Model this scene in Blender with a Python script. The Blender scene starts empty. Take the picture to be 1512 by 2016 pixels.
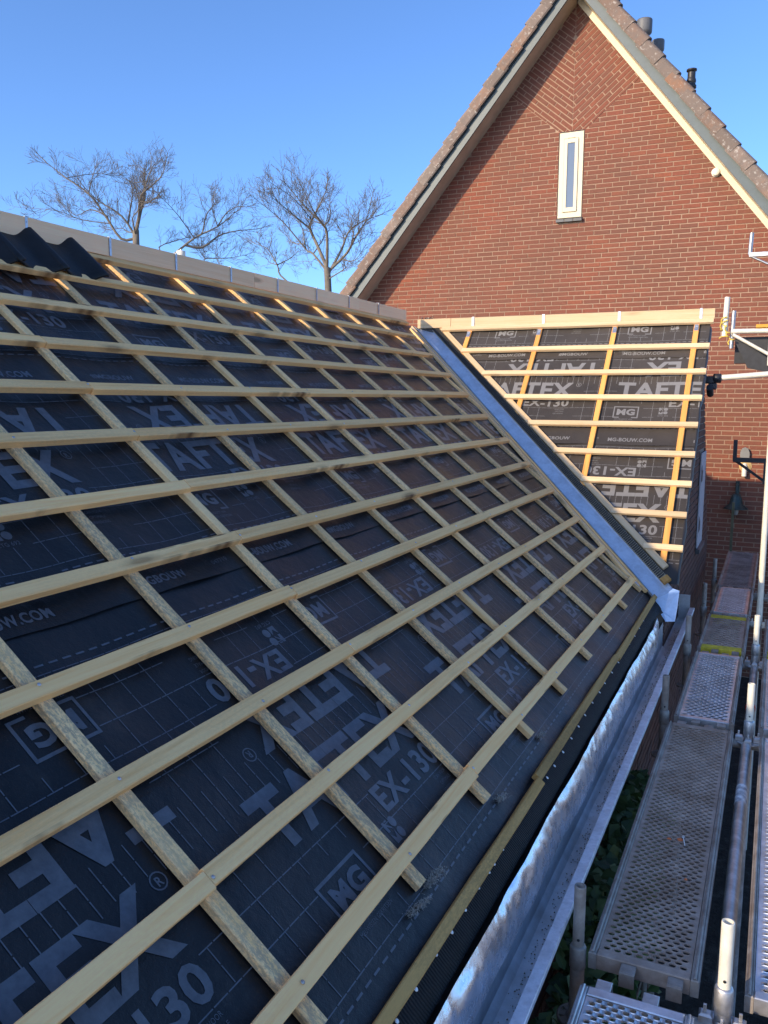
import bpy, bmesh, math, random
from mathutils import Matrix, Vector, noise
rad = math.radians
S = bpy.context.scene
COL = S.collection

# ------------------------------------------------------------------ camera
cam_d = bpy.data.cameras.new("camera")
cam = bpy.data.objects.new("camera", cam_d)
COL.objects.link(cam)
cam_d.sensor_fit = 'VERTICAL'
cam_d.sensor_height = 36.0
cam_d.lens = 29.609
cam_d.clip_start = 0.05
cam_d.clip_end = 3000
cam.matrix_world = (Matrix.Translation((3.571, -6.6604, -0.819))
                    @ Matrix.Rotation(0.4350, 4, 'Z') @ Matrix.Rotation(1.4376, 4, 'X') @ Matrix.Rotation(0.0051, 4, 'Z'))
S.camera = cam

# ------------------------------------------------------------------ sky and sun
SUN = Vector((-0.479, -0.803, 0.355)).normalized()      # towards the sun
W = bpy.data.worlds.new("World")
S.world = W
W.use_nodes = True
wn = W.node_tree
bg = wn.nodes['Background']
sky = wn.nodes.new('ShaderNodeTexSky')
sky.sky_type = 'NISHITA'
sky.sun_disc = False
sky.sun_elevation = math.asin(SUN.z)
sky.sun_rotation = math.atan2(SUN.x, SUN.y)
sky.altitude = 0
sky.air_density = 0.70
sky.dust_density = 0.9
sky.ozone_density = 7.5
wn.links.new(sky.outputs[0], bg.inputs['Color'])
bg.inputs['Strength'].default_value = 0.15

sd = bpy.data.lights.new("sun", 'SUN')
sd.energy = 2.25
sd.angle = rad(0.5)
sd.color = (1.0, 0.83, 0.62)
so = bpy.data.objects.new("sun", sd)
COL.objects.link(so)
so.rotation_euler = SUN.to_track_quat('Z', 'Y').to_euler()
so.location = (-8, -14, 9)

vs = S.view_settings
vs.view_transform = 'Standard'
vs.look = 'None'
vs.exposure = 1.25
vs.use_white_balance = True
vs.white_balance_temperature = 7100
vs.white_balance_tint = 10
vs.gamma = 1.0
vs.use_curve_mapping = False

# ------------------------------------------------------------------ helpers
random.seed(7)
WM = {}

def put(o, parent=None, M=Matrix()):
    COL.objects.link(o)
    if parent is not None:
        o.parent = parent
        o.matrix_parent_inverse = WM[parent].inverted()
    o.matrix_basis = M
    WM[o] = M.copy()
    return o

def new(name, me, mat=None, parent=None, M=Matrix()):
    o = bpy.data.objects.new(name, me)
    if mat is not None and len(me.materials) == 0:
        me.materials.append(mat)
    return put(o, parent, M)

def mesh(verts, faces, smooth=False, name="mesh"):
    me = bpy.data.meshes.new(name)
    me.from_pydata(verts, [], faces)
    if smooth:
        me.polygons.foreach_set('use_smooth', [True] * len(me.polygons))
    me.update()
    return me

def tag(o, label, cat, group=None):
    o['label'] = label
    o['category'] = cat
    if group:
        o['group'] = group
    return o

def thing(name, label, cat, loc, group=None):
    o = bpy.data.objects.new(name, None)
    o.empty_display_size = 0.1
    put(o, None, Matrix.Translation(loc))
    return tag(o, label, cat, group)

class MB:
    """collects simple solids, then becomes ONE mesh"""
    def __init__(s):
        s.v = []; s.f = []; s.sm = []
    def add(s, v, f, smooth=False):
        b = len(s.v)
        s.v += [tuple(p) for p in v]
        s.f += [tuple(i + b for i in q) for q in f]
        s.sm += [smooth] * len(f)
        return s
    def box(s, lo, hi, M=None, bev=0.0):
        x0, y0, z0 = lo; x1, y1, z1 = hi
        if bev <= 0:
            v = [(x0,y0,z0),(x1,y0,z0),(x1,y1,z0),(x0,y1,z0),(x0,y0,z1),(x1,y0,z1),(x1,y1,z1),(x0,y1,z1)]
            f = [(0,3,2,1),(4,5,6,7),(0,1,5,4),(1,2,6,5),(2,3,7,6),(3,0,4,7)]
        else:
            b = bev
            v = []
            for z, k in ((z0, b), (z0 + b, 0), (z1 - b, 0), (z1, b)):
                v += [(x0+k, y0+k, z), (x1-k, y0+k, z), (x1-k, y1-k, z), (x0+k, y1-k, z)]
            f = [(3,2,1,0), (12,13,14,15)]
            for L in range(3):
                for i in range(4):
                    j = (i+1) % 4
                    f.append((L*4+i, L*4+j, L*4+4+j, L*4+4+i))
        if M is not None:
            v = [M @ Vector(p) for p in v]
        return s.add(v, f)
    def tube(s, pts, rads, n=12, cap=True, smooth=True):
        pts = [Vector(p) for p in pts]
        if not hasattr(rads, '__len__'):
            rads = [rads] * len(pts)
        v = []; f = []
        ref = None
        for i, p in enumerate(pts):
            d = (pts[min(i+1, len(pts)-1)] - pts[max(i-1, 0)]).normalized()
            if ref is None:
                ref = d.orthogonal().normalized()
            a = (ref - d * ref.dot(d))
            a = a.normalized() if a.length > 1e-6 else d.orthogonal().normalized()
            ref = a
            b = d.cross(a)
            for k in range(n):
                t = 2*math.pi*k/n
                v.append(p + (a*math.cos(t) + b*math.sin(t)) * rads[i])
        for i in range(len(pts)-1):
            for k in range(n):
                k2 = (k+1) % n
                f.append((i*n+k, i*n+k2, (i+1)*n+k2, (i+1)*n+k))
        s.add(v, f, smooth)
        if cap:
            m = len(pts)-1
            s.add(v[:n], [tuple(reversed(range(n)))])
            s.add(v[m*n:], [tuple(range(n))])
        return s
    def lathe(s, prof, c=(0,0,0), n=16, axis='Z', smooth=True):
        v = []; f = []
        for r, z in prof:
            for k in range(n):
                t = 2*math.pi*k/n
                if axis == 'Z': p = (c[0]+r*math.cos(t), c[1]+r*math.sin(t), c[2]+z)
                elif axis == 'Y': p = (c[0]+r*math.cos(t), c[1]+z, c[2]-r*math.sin(t))
                else: p = (c[0]+z, c[1]+r*math.cos(t), c[2]+r*math.sin(t))
                v.append(p)
        for i in range(len(prof)-1):
            for k in range(n):
                k2 = (k+1) % n
                f.append((i*n+k, i*n+k2, (i+1)*n+k2, (i+1)*n+k))
        s.add(v, f, smooth)
        return s
    def prism(s, poly, vec):
        n = len(poly)
        a = [Vector(p) for p in poly]; b = [p + Vector(vec) for p in a]
        f = [tuple(range(n)), tuple(reversed(range(n, 2*n)))]
        for i in range(n):
            j = (i+1) % n
            f.append((i, n+i, n+j, j))
        return s.add(a+b, f)
    def me(s):
        m = bpy.data.meshes.new("mesh")
        m.from_pydata(s.v, [], s.f)
        m.polygons.foreach_set('use_smooth', s.sm)
        m.update()
        bm = bmesh.new(); bm.from_mesh(m)
        bmesh.ops.recalc_face_normals(bm, faces=bm.faces)
        bm.to_mesh(m); bm.free()
        return m
    def build(s, name, mat, parent=None, M=Matrix()):
        return new(name, s.me(), mat, parent, M)

# ------------------------------------------------------------------ materials
MATS = {}

class NT:
    def __init__(s, name):
        s.m = bpy.data.materials.new(name)
        s.m.use_nodes = True
        s.t = s.m.node_tree
        s.b = s.t.nodes['Principled BSDF']
        MATS[name] = s.m
    def n(s, typ, **kw):
        nd = s.t.nodes.new('ShaderNode' + typ)
        for k, v in kw.items():
            if k == 'inp':
                for a, b in v.items():
                    if isinstance(b, bpy.types.NodeSocket): s.t.links.new(b, nd.inputs[a])
                    else: nd.inputs[a].default_value = b
            else:
                setattr(nd, k, v)
        return nd
    def l(s, a, b):
        s.t.links.new(a, b)
    def math(s, op, a, b=0.0, c=None, clamp=False):
        nd = s.n('Math', operation=op, use_clamp=clamp)
        for i, x in enumerate((a, b, c)):
            if x is None: continue
            if isinstance(x, bpy.types.NodeSocket): s.l(x, nd.inputs[i])
            else: nd.inputs[i].default_value = x
        return nd.outputs[0]
    def mix(s, fac, a, b, mode='MIX'):
        nd = s.n('Mix', data_type='RGBA', blend_type=mode)
        for i, x in ((0, fac), (6, a), (7, b)):
            if isinstance(x, bpy.types.NodeSocket): s.l(x, nd.inputs[i])
            else: nd.inputs[i].default_value = (x if i == 0 else (*x, 1.0) if len(x) == 3 else x)
        return nd.outputs[2]
    def ramp(s, fac, stops, interp='LINEAR'):
        nd = s.n('ValToRGB')
        cr = nd.color_ramp
        cr.interpolation = interp
        while len(cr.elements) < len(stops): cr.elements.new(0.5)
        for e, (p, c) in zip(cr.elements, stops):
            e.position = p
            e.color = (*c, 1.0) if hasattr(c, '__len__') else (c, c, c, 1.0)
        s.l(fac, nd.inputs[0])
        return nd.outputs[0]
    def coords(s, scale=(1,1,1), rnd=True):
        tc = s.n('TexCoord').outputs['Object']
        mp = s.n('Mapping', inp={'Scale': scale})
        s.l(tc, mp.inputs[0])
        if rnd:
            oi = s.n('ObjectInfo')
            k = s.n('VectorMath', operation='SCALE', inp={0: (37.1, 91.7, 53.3), 'Scale': oi.outputs['Random']})
            s.l(k.outputs[0], mp.inputs['Location'])
            s.rnd = oi.outputs['Random']
        return mp.outputs[0]
    def noise(s, vec, scale, detail=4, rough=0.55, dist=0.0):
        nd = s.n('TexNoise', inp={'Scale': scale, 'Detail': detail, 'Roughness': rough, 'Distortion': dist})
        s.l(vec, nd.inputs['Vector'])
        return nd.outputs['Fac']
    def bump(s, h, strength=0.3, dist=0.01):
        nd = s.n('Bump', inp={'Strength': strength, 'Distance': dist})
        s.l(h, nd.inputs['Height'])
        s.l(nd.outputs[0], s.b.inputs['Normal'])
    def base(s, x, rough=0.6, metal=0.0, spec=0.5):
        if isinstance(x, bpy.types.NodeSocket): s.l(x, s.b.inputs['Base Color'])
        else: s.b.inputs['Base Color'].default_value = (*x, 1.0)
        if isinstance(rough, bpy.types.NodeSocket): s.l(rough, s.b.inputs['Roughness'])
        else: s.b.inputs['Roughness'].default_value = rough
        s.b.inputs['Metallic'].default_value = metal
        s.b.inputs['Specular IOR Level'].default_value = spec
        return s.m

def wood_mat(name, light, dark, mould=0.0, mould_col=(0.16,0.17,0.15), tint=0.25, knot=0.5, wane=0.0):
    t = NT(name)
    v = t.coords((1.0, 1.0, 1.0))
    g = t.n('Mapping', inp={'Scale': (0.9, 26.0, 26.0)}); t.l(v, g.inputs[0])
    grain = t.noise(g.outputs[0], 1.6, 6, 0.62, 0.6)
    g2 = t.n('Mapping', inp={'Scale': (1.6, 90.0, 90.0)}); t.l(v, g2.inputs[0])
    fine = t.noise(g2.outputs[0], 2.2, 3, 0.6)
    col = t.ramp(grain, [(0.30, dark), (0.52, light), (0.75, tuple(min(1, c*1.06) for c in light))])
    col = t.mix(t.ramp(fine, [(0.35, 0.22), (0.6, 0.0)]), col, tuple(c*0.72 for c in light))
    lowv = t.noise(v, 2.3, 3, 0.5)
    col = t.mix(t.ramp(lowv, [(0.35, tint), (0.65, 0.0)]), col, tuple(a*b for a, b in zip(light, (1.0, 0.80, 0.58))))
    if mould > 0:
        ms = t.n('Mapping', inp={'Scale': (30.0, 62.0, 62.0)}); t.l(v, ms.inputs[0])
        sp = t.noise(ms.outputs[0], 2.0, 5, 0.75)
        area = t.noise(v, 1.3, 2, 0.5)
        msk = t.math('MULTIPLY', t.ramp(sp, [(0.42, 0.0), (0.56, 1.0)]), t.ramp(area, [(0.36, 0.15), (0.60, 1.0)]))
        col = t.mix(t.math('MULTIPLY', msk, mould), col, mould_col)
    sx = t.n('SeparateXYZ'); t.l(t.n('TexCoord').outputs['Object'], sx.inputs[0])
    ey = t.math('MULTIPLY', t.math('GREATER_THAN', t.math('ABSOLUTE', t.math('ADD', sx.outputs[1], t.math('MULTIPLY_ADD', grain, 0.012, -0.006))), 0.0185), wane)
    wn1 = t.n('Mapping', inp={'Scale': (0.55, 0.0, 0.0)}); t.l(v, wn1.inputs[0])
    col = t.mix(t.math('MULTIPLY', ey, t.ramp(t.noise(wn1.outputs[0], 1.6, 5, 0.7), [(0.56, 0.0), (0.64, 1.0)])), col, (0.14, 0.055, 0.02))
    kn = t.n('Mapping', inp={'Scale': (2.1, 9.0, 9.0)}); t.l(v, kn.inputs[0])
    vo = t.n('TexVoronoi', inp={'Scale': 0.8, 'Randomness': 1.0}); t.l(kn.outputs[0], vo.inputs['Vector'])
    kc = t.ramp(vo.outputs['Distance'], [(0.085, 1.0), (0.12, 0.5), (0.20, 0.0)])
    col = t.mix(t.math('MULTIPLY', kc, knot), col, (0.10, 0.045, 0.02))
    rv = t.math('MULTIPLY_ADD', t.rnd, 0.28, 0.90)
    hs = t.n('HueSaturation', inp={'Value': rv}); t.l(col, hs.inputs['Color'])
    m = t.base(hs.outputs[0], 0.78, 0, 0.25)
    t.bump(t.math('ADD', grain, t.math('MULTIPLY', fine, 0.6)), 0.35, 0.004)
    return m

M_BAT = wood_mat('batten_pine', (0.98, 0.59, 0.258), (0.84, 0.42, 0.145), 0.22, (0.52, 0.35, 0.19), wane=0.9)
M_CB = wood_mat('counter_batten_pine', (0.97, 0.62, 0.29), (0.84, 0.48, 0.18), 0.8, (0.38, 0.28, 0.18))
M_RIDGE = wood_mat('ridge_spruce', (0.98, 0.65, 0.40), (0.92, 0.57, 0.33), 0.0, tint=0.15, knot=0.45)
M_LATH = wood_mat('treated_lath', (0.52, 0.29, 0.095), (0.34, 0.18, 0.05), 0.45, (0.18, 0.12, 0.05))
M_BATB = wood_mat('sunlit_batten_pine', (0.70, 0.52, 0.32), (0.58, 0.42, 0.23), 0.0, tint=0.2, knot=0.4)  # pine recoloured for the sunlit slope, lit look put into the colour
M_CBB = wood_mat('gable_counter_batten', (0.80, 0.38, 0.11), (0.66, 0.28, 0.07), 0.0, tint=0.2, knot=0.3)

def simple(name, col, rough=0.6, metal=0.0, var=0.15, scale=6.0, bump=0.0, spec=0.5, rnd=True):
    t = NT(name)
    v = t.coords(rnd=rnd)
    nz = t.noise(v, scale, 5, 0.6)
    c = t.ramp(nz, [(0.3, tuple(x*(1-var) for x in col)), (0.7, tuple(min(1, x*(1+var)) for x in col))])
    m = t.base(c, rough, metal, spec)
    if bump > 0:
        t.bump(t.noise(v, scale*8, 4, 0.6), bump, 0.004)
    return m

def metal_mat(name, col, rough, var, dirt=None, dirt_amt=0.0, scale=14.0, met=0.9, bump=0.08):
    t = NT(name)
    v = t.coords()
    nz = t.noise(v, scale, 6, 0.65)
    c = t.ramp(nz, [(0.3, tuple(x*(1-var) for x in col)), (0.7, tuple(min(1, x*(1+var)) for x in col))])
    if dirt:
        d = t.ramp(t.noise(v, scale*0.35, 6, 0.7), [(0.42, 0.0), (0.62, 1.0)])
        c = t.mix(t.math('MULTIPLY', d, dirt_amt), c, dirt)
    r = t.math('MULTIPLY_ADD', nz, 0.3, rough-0.15)
    m = t.base(c, r, met, 0.5)
    t.bump(t.noise(v, scale*4, 4, 0.6), bump, 0.004)
    return m

M_GALV = metal_mat('galvanised_steel', (0.60, 0.60, 0.60), 0.48, 0.22, (0.20, 0.17, 0.14), 0.5)
M_GALV2 = metal_mat('weathered_steel', (0.36, 0.32, 0.28), 0.6, 0.25, (0.18, 0.125, 0.09), 0.7, met=0.4)
M_DECK1 = metal_mat('clean_deck_zinc', (0.68, 0.69, 0.71), 0.42, 0.18, (0.22, 0.20, 0.18), 0.35)
M_DECK2 = metal_mat('rusty_deck_steel', (0.40, 0.31, 0.25), 0.62, 0.25, (0.22, 0.14, 0.09), 0.7, met=0.2)
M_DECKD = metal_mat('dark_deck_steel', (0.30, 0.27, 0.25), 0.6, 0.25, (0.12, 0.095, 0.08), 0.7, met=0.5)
M_YEL = simple('yellow_deck_paint', (0.62, 0.47, 0.03), 0.6, 0, 0.35, 20)
M_WHT = simple('cream_painted_tube', (0.74, 0.70, 0.58), 0.45, 0.1, 0.12, 18)
M_TAPE = simple('red_tape', (0.75, 0.05, 0.02), 0.5, 0, 0.1)
M_ORG = simple('orange_crumb', (0.65, 0.16, 0.05), 0.8)
M_ZINC = metal_mat('gutter_zinc', (0.58, 0.60, 0.63), 0.45, 0.15, (0.26, 0.25, 0.23), 0.45, 9, 0.7, 0.15)
M_LIP = metal_mat('gutter_lip_zinc', (0.74, 0.73, 0.76), 0.55, 0.12, (0.30, 0.28, 0.28), 0.35, 40, 0.45, 0.25)
M_LEAD = metal_mat('crumpled_flashing', (0.72, 0.75, 0.82), 0.28, 0.15, (0.36, 0.33, 0.32), 0.4, 20, 0.95, 0.3)
M_VAL = metal_mat('valley_sheet', (0.62, 0.70, 0.80), 0.40, 0.05, (0.40, 0.44, 0.50), 0.5, 30, 0.6, 0.12)
M_BLACK = simple('black_rubber', (0.012, 0.012, 0.013), 0.65, 0, 0.3, 30, 0.3)
M_BLKMET = simple('black_painted_steel', (0.02, 0.021, 0.024), 0.5, 0.0, 0.3, 20)
M_FLUE = simple('black_flue', (0.028, 0.028, 0.03), 0.45, 0.0, 0.25, 8)
M_FLUECAP = simple('grey_flue_cap', (0.12, 0.12, 0.12), 0.55, 0.0, 0.25, 8)
M_TILE = simple('black_tile_engobe', (0.013, 0.012, 0.012), 0.55, 0.0, 0.45, 9, 0.35, 0.3)
M_CREAM = simple('cream_paint', (0.66, 0.58, 0.40), 0.5, 0, 0.03, 5)
M_GREY = simple('grey_green_paint', (0.095, 0.12, 0.12), 0.5, 0, 0.10, 7)
M_SOFF = simple('shaded_soffit', (0.48, 0.39, 0.28), 0.7, 0, 0.15, 4)  # left soffit: cream toned down, its shade put into the colour
M_SILL = simple('dark_sill_tile', (0.07, 0.075, 0.08), 0.45, 0, 0.2, 20)
M_PANEL = simple('grey_window_panel', (0.42, 0.41, 0.43), 0.7, 0, 0.08, 5)
M_FOAM = simple('yellow_foam', (0.55, 0.38, 0.16), 0.85, 0, 0.15, 40, 0.4)
M_PVC = simple('cream_pvc', (0.75, 0.70, 0.58), 0.45, 0, 0.05)
M_LAMP = simple('dark_green_lamp', (0.025, 0.05, 0.045), 0.4, 0.2, 0.25, 15)
M_ROPE = simple('yellow_rope', (0.70, 0.50, 0.08), 0.8, 0, 0.2, 60)
M_ORBOARD = simple('orange_board', (0.62, 0.30, 0.03), 0.6, 0, 0.15, 6)
M_WOOL = simple('grey_dust_tuft', (0.34, 0.31, 0.26), 0.95, 0, 0.4, 60, 0.5)
M_NAIL = simple('white_nail_head', (0.75, 0.75, 0.75), 0.4, 0.3, 0.05)
M_BRACK = metal_mat('bracket_zinc', (0.42, 0.46, 0.53), 0.4, 0.1, None, 0, 30, 0.7, 0.05)

# brick and mortar
def brick_mat(name, cols, gain=1.0):
    t = NT(name)
    geo = t.n('NewGeometry')
    oi = t.n('ObjectInfo')
    r = t.math('FRACT', t.math('ADD', geo.outputs['Random Per Island'], oi.outputs['Random']))
    n = len(cols)
    base = t.ramp(r, [(i/n, c) for i, c in enumerate(cols)], 'CONSTANT')
    pos = geo.outputs['Position']
    nz = t.noise(pos, 26.0, 5, 0.7)
    c = t.mix(t.ramp(nz, [(0.35, 0.55), (0.65, 0.0)]), base, tuple(x*0.62 for x in cols[0]))
    big = t.noise(pos, 0.9, 3, 0.6)
    c = t.mix(t.ramp(big, [(0.38, 0.40), (0.65, 0.0)]), c, (0.13, 0.075, 0.055))
    m = t.base(c, 0.88, 0, 0.2)
    t.bump(t.noise(pos, 90.0, 5, 0.7), 0.6, 0.004)
    return m
M_BRICK = brick_mat('red_brick', [(0.252,0.085,0.054),(0.237,0.081,0.053),(0.265,0.085,0.055),(0.222,0.081,0.053),(0.276,0.090,0.057),(0.245,0.083,0.053),(0.216,0.086,0.059),(0.258,0.084,0.053),(0.293,0.095,0.057),(0.237,0.089,0.059),(0.252,0.083,0.053)])
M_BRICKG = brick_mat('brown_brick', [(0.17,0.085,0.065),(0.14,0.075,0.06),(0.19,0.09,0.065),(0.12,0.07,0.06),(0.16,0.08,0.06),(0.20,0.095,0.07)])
def mortar(name, col):
    t = NT(name)
    pos = t.n('NewGeometry').outputs['Position']
    nz = t.noise(pos, 18, 5, 0.7)
    big = t.noise(pos, 0.7, 3, 0.6)
    c = t.ramp(nz, [(0.3, tuple(x*0.82 for x in col)), (0.7, col)])
    c = t.mix(t.ramp(big, [(0.45, 0.35), (0.7, 0.0)]), c, tuple(x*0.6 for x in col))
    m = t.base(c, 0.95, 0, 0.1)
    t.bump(t.noise(pos, 140, 4, 0.7), 0.5, 0.003)
    return m
M_MORT = mortar('sand_mortar', (0.43, 0.29, 0.20))
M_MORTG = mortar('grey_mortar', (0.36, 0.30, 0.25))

def clay_mat():
    t = NT('clay_verge_tile')
    v = t.coords()
    r = t.ramp(t.rnd, [(0.0,(0.20,0.125,0.09)),(0.25,(0.25,0.19,0.155)),(0.5,(0.17,0.13,0.105)),(0.75,(0.27,0.15,0.095)),(1.0,(0.23,0.195,0.165))])
    c = t.mix(t.ramp(t.noise(v, 7, 6, 0.7), [(0.38, 0.75), (0.6, 0.0)]), r, (0.17, 0.14, 0.12))
    c = t.mix(t.ramp(t.noise(v, 22, 5, 0.7), [(0.56, 0.0), (0.68, 0.8)]), c, (0.46, 0.42, 0.37))
    m = t.base(c, 0.85, 0, 0.2)
    t.bump(t.noise(v, 40, 5, 0.7), 0.4, 0.006)
    return m
M_CLAY = clay_mat()

def membrane_mat():
    t = NT('roofing_membrane')
    pos = t.n('NewGeometry').outputs['Position']
    nz = t.noise(pos, 5.0, 5, 0.6)
    dust = t.noise(pos, 1.4, 5, 0.65)  # patches that break up the painted lightening below
    c = t.ramp(nz, [(0.3, (0.0060, 0.0062, 0.0070)), (0.7, (0.011, 0.011, 0.012))])
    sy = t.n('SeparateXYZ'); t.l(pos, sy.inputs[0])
    far = t.math('MULTIPLY_ADD', sy.outputs[1], 0.28, 0.56, True)           # paler towards the gable slope: its sunlit look put into the colour
    lit_amt = t.math('MULTIPLY', far, t.ramp(dust, [(0.25, 0.55), (0.70, 1.0)]), clamp=True)
    c = t.mix(t.math('MULTIPLY', lit_amt, 0.85), c, (0.088, 0.075, 0.064))
    spot = t.ramp(t.noise(pos, 3.1, 6, 0.7), [(0.58, 0.0), (0.75, 0.5)])
    c = t.mix(spot, c, (0.060, 0.048, 0.040))
    sp = t.noise(pos, 160.0, 3, 0.8)
    c = t.mix(t.ramp(sp, [(0.62, 0.0), (0.74, 0.35)]), c, (0.10, 0.09, 0.08))
    r = t.ramp(nz, [(0.3, 0.34), (0.7, 0.48)])
    m = t.base(c, r, 0, 0.36)
    wv = t.n('Mapping', inp={'Scale': (260, 260, 260)}); t.l(pos, wv.inputs[0])
    fib = t.noise(wv.outputs[0], 1.0, 2, 0.7)
    cre = t.n('Mapping', inp={'Scale': (1.5, 1.5, 1.5)}); t.l(pos, cre.inputs[0])
    crease = t.noise(cre.outputs[0], 1.6, 2, 0.5, 0.3)
    t.bump(t.math('ADD', t.math('MULTIPLY', fib, 0.15), t.math('ADD', t.noise(pos, 11, 4, 0.6), t.math('MULTIPLY', crease, 2.2))), 0.5, 0.010)
    return m
M_MEM = membrane_mat()
def print_mat():
    t = NT('membrane_print')
    pos = t.n('NewGeometry').outputs['Position']
    nz = t.noise(pos, 30, 5, 0.7)
    c = t.ramp(nz, [(0.3, (0.060, 0.066, 0.080)), (0.7, (0.112, 0.120, 0.138))])
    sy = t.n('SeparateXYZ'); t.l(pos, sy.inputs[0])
    far = t.math('MULTIPLY_ADD', sy.outputs[1], 0.28, 0.56, True)           # ink gets the same painted-in lightening towards the sunlit slope
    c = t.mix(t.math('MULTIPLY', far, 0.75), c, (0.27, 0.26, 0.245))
    return t.base(c, 0.45, 0, 0.5)
M_PRINT = print_mat()
def dpc_mat():
    t = NT('embossed_strip')
    v = t.coords()
    w = t.n('TexWave', wave_type='BANDS', bands_direction='DIAGONAL', inp={'Scale': 55.0, 'Distortion': 1.2, 'Detail': 2}); t.l(v, w.inputs['Vector'])
    c = t.ramp(t.noise(v, 9, 5, 0.7), [(0.35, (0.006, 0.006, 0.006)), (0.7, (0.014, 0.013, 0.013))])
    m = t.base(c, 0.65, 0, 0.2)
    t.bump(w.outputs['Fac'], 0.5, 0.006)
    return m
M_DPC = dpc_mat()
def glass_mat():
    t = NT('window_glass')
    m = t.base((0.10, 0.13, 0.17), 0.06, 0.0, 0.9)
    return m
M_GLASS = glass_mat()
def bark_mat():
    t = NT('bare_bark')
    pos = t.n('NewGeometry').outputs['Position']
    c = t.ramp(t.noise(pos, 1.8, 5, 0.7), [(0.3, (0.12, 0.105, 0.090)), (0.55, (0.19, 0.165, 0.135)), (0.8, (0.22, 0.205, 0.16))])
    return t.base(c, 0.9, 0, 0.2)
M_BARK = bark_mat()
def leaf_mat():
    t = NT('ivy_leaf')
    r = t.n('NewGeometry').outputs['Random Per Island']
    c = t.ramp(r, [(0.0, (0.03, 0.07, 0.02)), (0.5, (0.055, 0.11, 0.03)), (1.0, (0.10, 0.16, 0.045))])
    return t.base(c, 0.5, 0, 0.5)
M_LEAF = leaf_mat()
def ground_mat():
    t = NT('pale_bounce_ground')
    pos = t.n('NewGeometry').outputs['Position']
    c = t.ramp(t.noise(pos, 9, 6, 0.7), [(0.3, (0.30, 0.24, 0.18)), (0.55, (0.40, 0.33, 0.25)), (0.75, (0.48, 0.41, 0.33))])
    m = t.base(c, 0.95, 0, 0.2)
    t.bump(t.noise(pos, 30, 5, 0.7), 0.8, 0.03)
    return m
M_GROUND = ground_mat()  # kept pale to bounce warm light up onto the shaded slope
M_PAVE = simple('concrete_paving', (0.24, 0.24, 0.25), 0.85, 0, 0.2, 8, 0.3)

# ------------------------------------------------------------------ layout
THA, THB = 0.6677, 0.8341
cA, sA, tA = math.cos(THA), math.sin(THA), math.tan(THA)
cB, sB, tB = math.cos(THB), math.sin(THB), math.tan(THB)
GA, GB = 0.3098, 0.3103            # batten gauge on the two slopes
YB, ZB = 1.6861, -0.0906           # top line of the gable slope
U_A = Vector((cA, 0, -sA)); N_A = Vector((sA, 0, cA)); Y_ = Vector((0, 1, 0)); X_ = Vector((1, 0, 0))
V_B = Vector((0, -cB, -sB)); N_B = Vector((0, -sB, cB))
CBY = lambda k: -0.9754 - 0.6*k    # counter batten k on the long slope
def PA(u, y, n=0.0): return U_A*u + Y_*y + N_A*n
def PB(v, x, n=0.0): return Vector((x, YB, ZB)) + V_B*v + N_B*n
def yv(x): return 1.768 - 0.7146*x           # valley in plan
def xv(y): return (1.768 - y)/0.7146
VD = Vector((0.685, -0.490, -0.540)).normalized(); V0 = Vector((0, 1.768, 0))
PBd = N_B.cross(VD).normalized(); PAd = VD.cross(N_A).normalized()
TB, TC = 0.030, 0.025              # batten and counter batten thickness
NM = -(TB+TC)                      # membrane level below the batten tops
GZ = -4.75                          # ground
YW = 6.128                         # brick gable of the big house
XWALL = 2.885                      # facade of the low wing
EAVE_Y0 = -8.2

def frame(o, ex, ey, ez):
    return Matrix(((ex.x, ey.x, ez.x, o.x), (ex.y, ey.y, ez.y, o.y), (ex.z, ey.z, ez.z, o.z), (0, 0, 0, 1)))

def beam(L, w, t, seed=0, ch=0.0025, warp=0.0012, step=0.16):
    """sawn timber: x along 0..L, y across, z from 0 up; edges chamfered, slightly uneven"""
    rn = random.Random(seed)
    n = max(2, int(L/step))
    c = ch
    prof = [(-w/2+c, 0), (w/2-c, 0), (w/2, c), (w/2, t-c), (w/2-c, t), (-w/2+c, t), (-w/2, t-c), (-w/2, c)]
    ph = rn.random()*10
    v = []; f = []
    for i in range(n+1):
        x = L*i/n
        dy = warp*2.6*math.sin(ph + x*0.9) + rn.uniform(-warp, warp)*0.3
        dz = warp*0.6*math.sin(ph*2 + x*1.3)
        for (py, pz) in prof:
            v.append((x, py+dy+rn.uniform(-1, 1)*warp*0.5, pz+dz*(1 if pz > 0.003 else 0)+(rn.uniform(-1, 1)*warp*0.3 if pz > 0.003 else 0)))
    for i in range(n):
        for k in range(8):
            k2 = (k+1) % 8
            f.append((i*8+k, i*8+k2, (i+1)*8+k2, (i+1)*8+k))
    f.append(tuple(reversed(range(8)))); f.append(tuple(range(n*8, n*8+8)))
    return mesh(v, f)

# ------------------------------------------------------------------ setting: ground
gm = mesh([(-600, -600, GZ), (600, -600, GZ), (600, 900, GZ), (-600, 900, GZ)], [(0, 1, 2, 3)])
g = new('ground', gm, M_GROUND); g['kind'] = 'structure'
pm = MB()
for i in range(24):
    for j in range(2):
        pm.box((3.95+j*0.62, -6.0+i*0.62, GZ+0.007), (4.55+j*0.62, -5.4+i*0.62, GZ+0.045+0.004*((i*7+j*3) % 3)), bev=0.006)
def soil_mat():
    t = NT('dark_soil')
    pos = t.n('NewGeometry').outputs['Position']
    c = t.ramp(t.noise(pos, 9, 6, 0.7), [(0.3, (0.025, 0.020, 0.016)), (0.55, (0.05, 0.042, 0.034)), (0.75, (0.11, 0.10, 0.085))])
    m = t.base(c, 0.95, 0, 0.2)
    t.bump(t.noise(pos, 30, 5, 0.7), 0.8, 0.03)
    return m
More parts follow.
